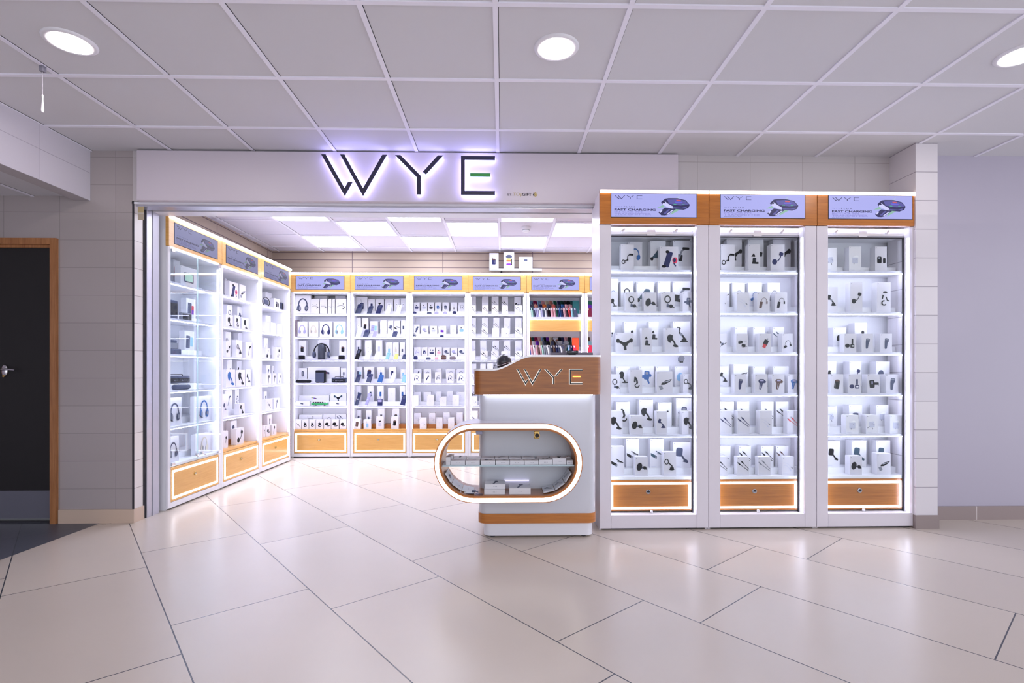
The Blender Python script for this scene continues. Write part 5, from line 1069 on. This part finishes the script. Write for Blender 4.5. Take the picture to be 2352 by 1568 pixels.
# small phone ring stand lying by the left curve
xg,zg=at(1082,1130,FY+.03)
t=thing('ring_stand','small white and dark phone gadget lying at the left of the capsule bottom','phone stand',(xg,FY+.03,zf+.0075))
b=MB(); b.bbox(-.045,.02,-.0,.04,0,.006,M_inner,.002); b.bbox(-.045,.02,.0,.04,-.0025,.0,pm('navy'),.001); build('base',b,t)
b=MB(); b.bbox(.004,.03,.006,.034,.006,.016,pm('slate'),.003); b.tube([(.02,.02,.012),(.045,.02,.004)],.003,pm('slate'),6); build('clip',b,t)
# ------------------------------------------------------------------ things on and behind the counter
YT=3.72; zt=zhi+.0113
(x0,_),(x1,_)=at(1264,810,YT),at(1362,810,YT)
b=MB(); b.bbox(x0,x1,YT,YT+.16,zt,zt+.026,mat('till_grey',(112,106,118),.45),.003); tag(build('till_tray',b),'long flat grey tray on the high end of the counter','tray')
(x0,_),(x1,_)=at(1302,810,YT-.09),at(1328,810,YT-.09)
t=thing('card_terminal','black card terminal in front of the grey tray on the counter','card terminal',((x0+x1)/2,YT-.1,zt))
w=(x1-x0)/2
b=MB(); b.bbox(-w*.6,w*.6,.01,.07,0,.014,M_dark,.003); build('base',b,t)
b=MB(); b.bbox(-w,w,0,.08,.0142,.036,mat('terminal_black',(20,20,26),.35),.004)
for k in range(4): b.box(-.012+.009*k,-.008+.009*k,-.0006,.0,.029,.032,pm('pale'))
build('body',b,t)
YG=YT+.22
def gp_(px,py): 
    x,z=at(px,py,YG); return x,z
t=thing('paddle_stand','grey metal stand with three paddle holders behind the counter tray','stand',(*[gp_(1294,806)[0]],YG,zt))
M_gp=mat('paddle_grey',(118,114,122),.4,.3)
o0=t.location
def lp(px,py,dy=0): x,z=gp_(px,py); return (x-o0.x,dy,z-o0.z)
b=MB(); b.bbox(-.05,.05,-.03,.05,0,.01,M_gp,.003); b.tube([(0,.01,.008),lp(1299,795,.01),lp(1303,788,.0)],[.012,.012,.01],M_gp,8); b.tube([lp(1299,795,.01),lp(1280,789,.01),lp(1275,780,.0)],.007,M_gp,8); b.tube([lp(1299,795,.01),lp(1288,790,0)],.007,M_gp,8); build('frame',b,t)
for (xa,ya,xb,yb,r) in ((1270,775,1281,779.5,0),(1280,782.5,1291,790,0),(1295,783,1306,791,.5)):
    a_=lp(xa,ya); c_=lp(xb,yb); w=(c_[0]-a_[0])/2; h=(a_[2]-c_[2])/2; b=MB(); b.bbox(-w,w,-.012,.004,-h,h,M_gp,.002); ob=build('paddle',b,t,((a_[0]+c_[0])/2,-.006,(a_[2]+c_[2])/2)); ob.rotation_euler=(0,r,0)
# unidentified black dome behind the low end of the counter, hidden pedestal added
YD=4.25; xd,zd=at(1157.5,831,YD)
rd=17.5*YD/FP
t=thing('domed_object','round black dome-shaped object behind the low end of the counter','unidentified',(xd,YD,0))
b=MB(); prof=[(rd*math.cos(u_),zd+rd*1.0*math.sin(u_)) for u_ in [PI/2*k/8 for k in range(-3,9)]]; prof[-1]=(.001,prof[-1][1]); b.lathe(prof,mat('dome_black',(40,40,52),.3,coat=.5),(0,0,0),32); build('dome',b,t)
b=MB(); b.lathe([(rd*.78,zd-rd*.95),(rd*.86,zd-rd*.8),(rd*.9,zd-rd*.45)],M_dark,(0,0,0),28); b.lathe([(rd*.7,zd-.32),(rd*.75,zd-rd*.95)],M_dark,(0,0,0),20); build('body',b,t)
b=MB(); b.tube([(rd*1.005*math.sin(u_),-rd*1.005*math.cos(u_),zd-rd*.28+.012*math.sin(2*u_)) for u_ in [-1.4+.2*k for k in range(15)]],.0022,M_chrome,6); build('rim_wire',b,t)
b=MB(); b.bbox(-.012,.012,-rd*.35,-rd*.28,zd+rd*.86,zd+rd*1.0,pm('grey'),.002); build('tab',b,t)
b=MB(); b.tube([(-rd*.95,-.02,zd-rd*.4),(-rd*1.35,-.02,zd-rd*.5),(-rd*1.25,-.02,zd-rd*.62),(-rd*1.4,-.02,zd-rd*.8),(-rd*1.2,-.02,zd-rd)],.0025,M_dark,6); build('hook',b,t)
b=MB(); b.tube([(0,0,.05),(0,0,zd-.3)],.03,M_dark,12); b.lathe([(.2,0),(.2,.02),(.05,.05)],M_dark,(0,0,0),28); build('pedestal',b,t)
# ================================================================== LIGHT, CAMERA
w=bpy.data.worlds.new('hall'); bpy.context.scene.world=w; w.use_nodes=True
bg=w.node_tree.nodes['Background']; bg.inputs[1].default_value=2.3
wn=w.node_tree.nodes; wl=w.node_tree.links; tcw=wn.new('ShaderNodeTexCoord'); sxw=wn.new('ShaderNodeSeparateXYZ'); wl.new(tcw.outputs['Generated'],sxw.inputs[0])
rw=wn.new('ShaderNodeValToRGB'); rw.color_ramp.elements[0].color=(.22,.215,.245,1); rw.color_ramp.elements[1].color=(.97,.95,1.08,1)
for ps_,cl_ in ((.38,(.545,.565,.63,1)),(.6,(.92,.965,1.07,1))):
    e_=rw.color_ramp.elements.new(ps_); e_.color=cl_
rw.color_ramp.elements[-1].color=(.78,.80,.90,1)
mw=wn.new('ShaderNodeMapRange'); mw.inputs[1].default_value=-1; wl.new(sxw.outputs[0],mw.inputs[0]); wl.new(mw.outputs[0],rw.inputs[0]); wl.new(rw.outputs[0],bg.inputs[0])
cam=bpy.data.cameras.new('camera'); co=bpy.data.objects.new('camera',cam); C.objects.link(co)
co.location=(0,0,CZ); co.rotation_euler=(PI/2,0,-TH)
cam.sensor_width=36; cam.lens=FP/2352*36; cam.shift_y=(HY-784)/2352; cam.clip_start=.05
bpy.context.scene.camera=co
vs_=bpy.context.scene.view_settings
vs_.view_transform='Standard'; vs_.look='None'; vs_.exposure=0; vs_.gamma=1; vs_.use_curve_mapping=False
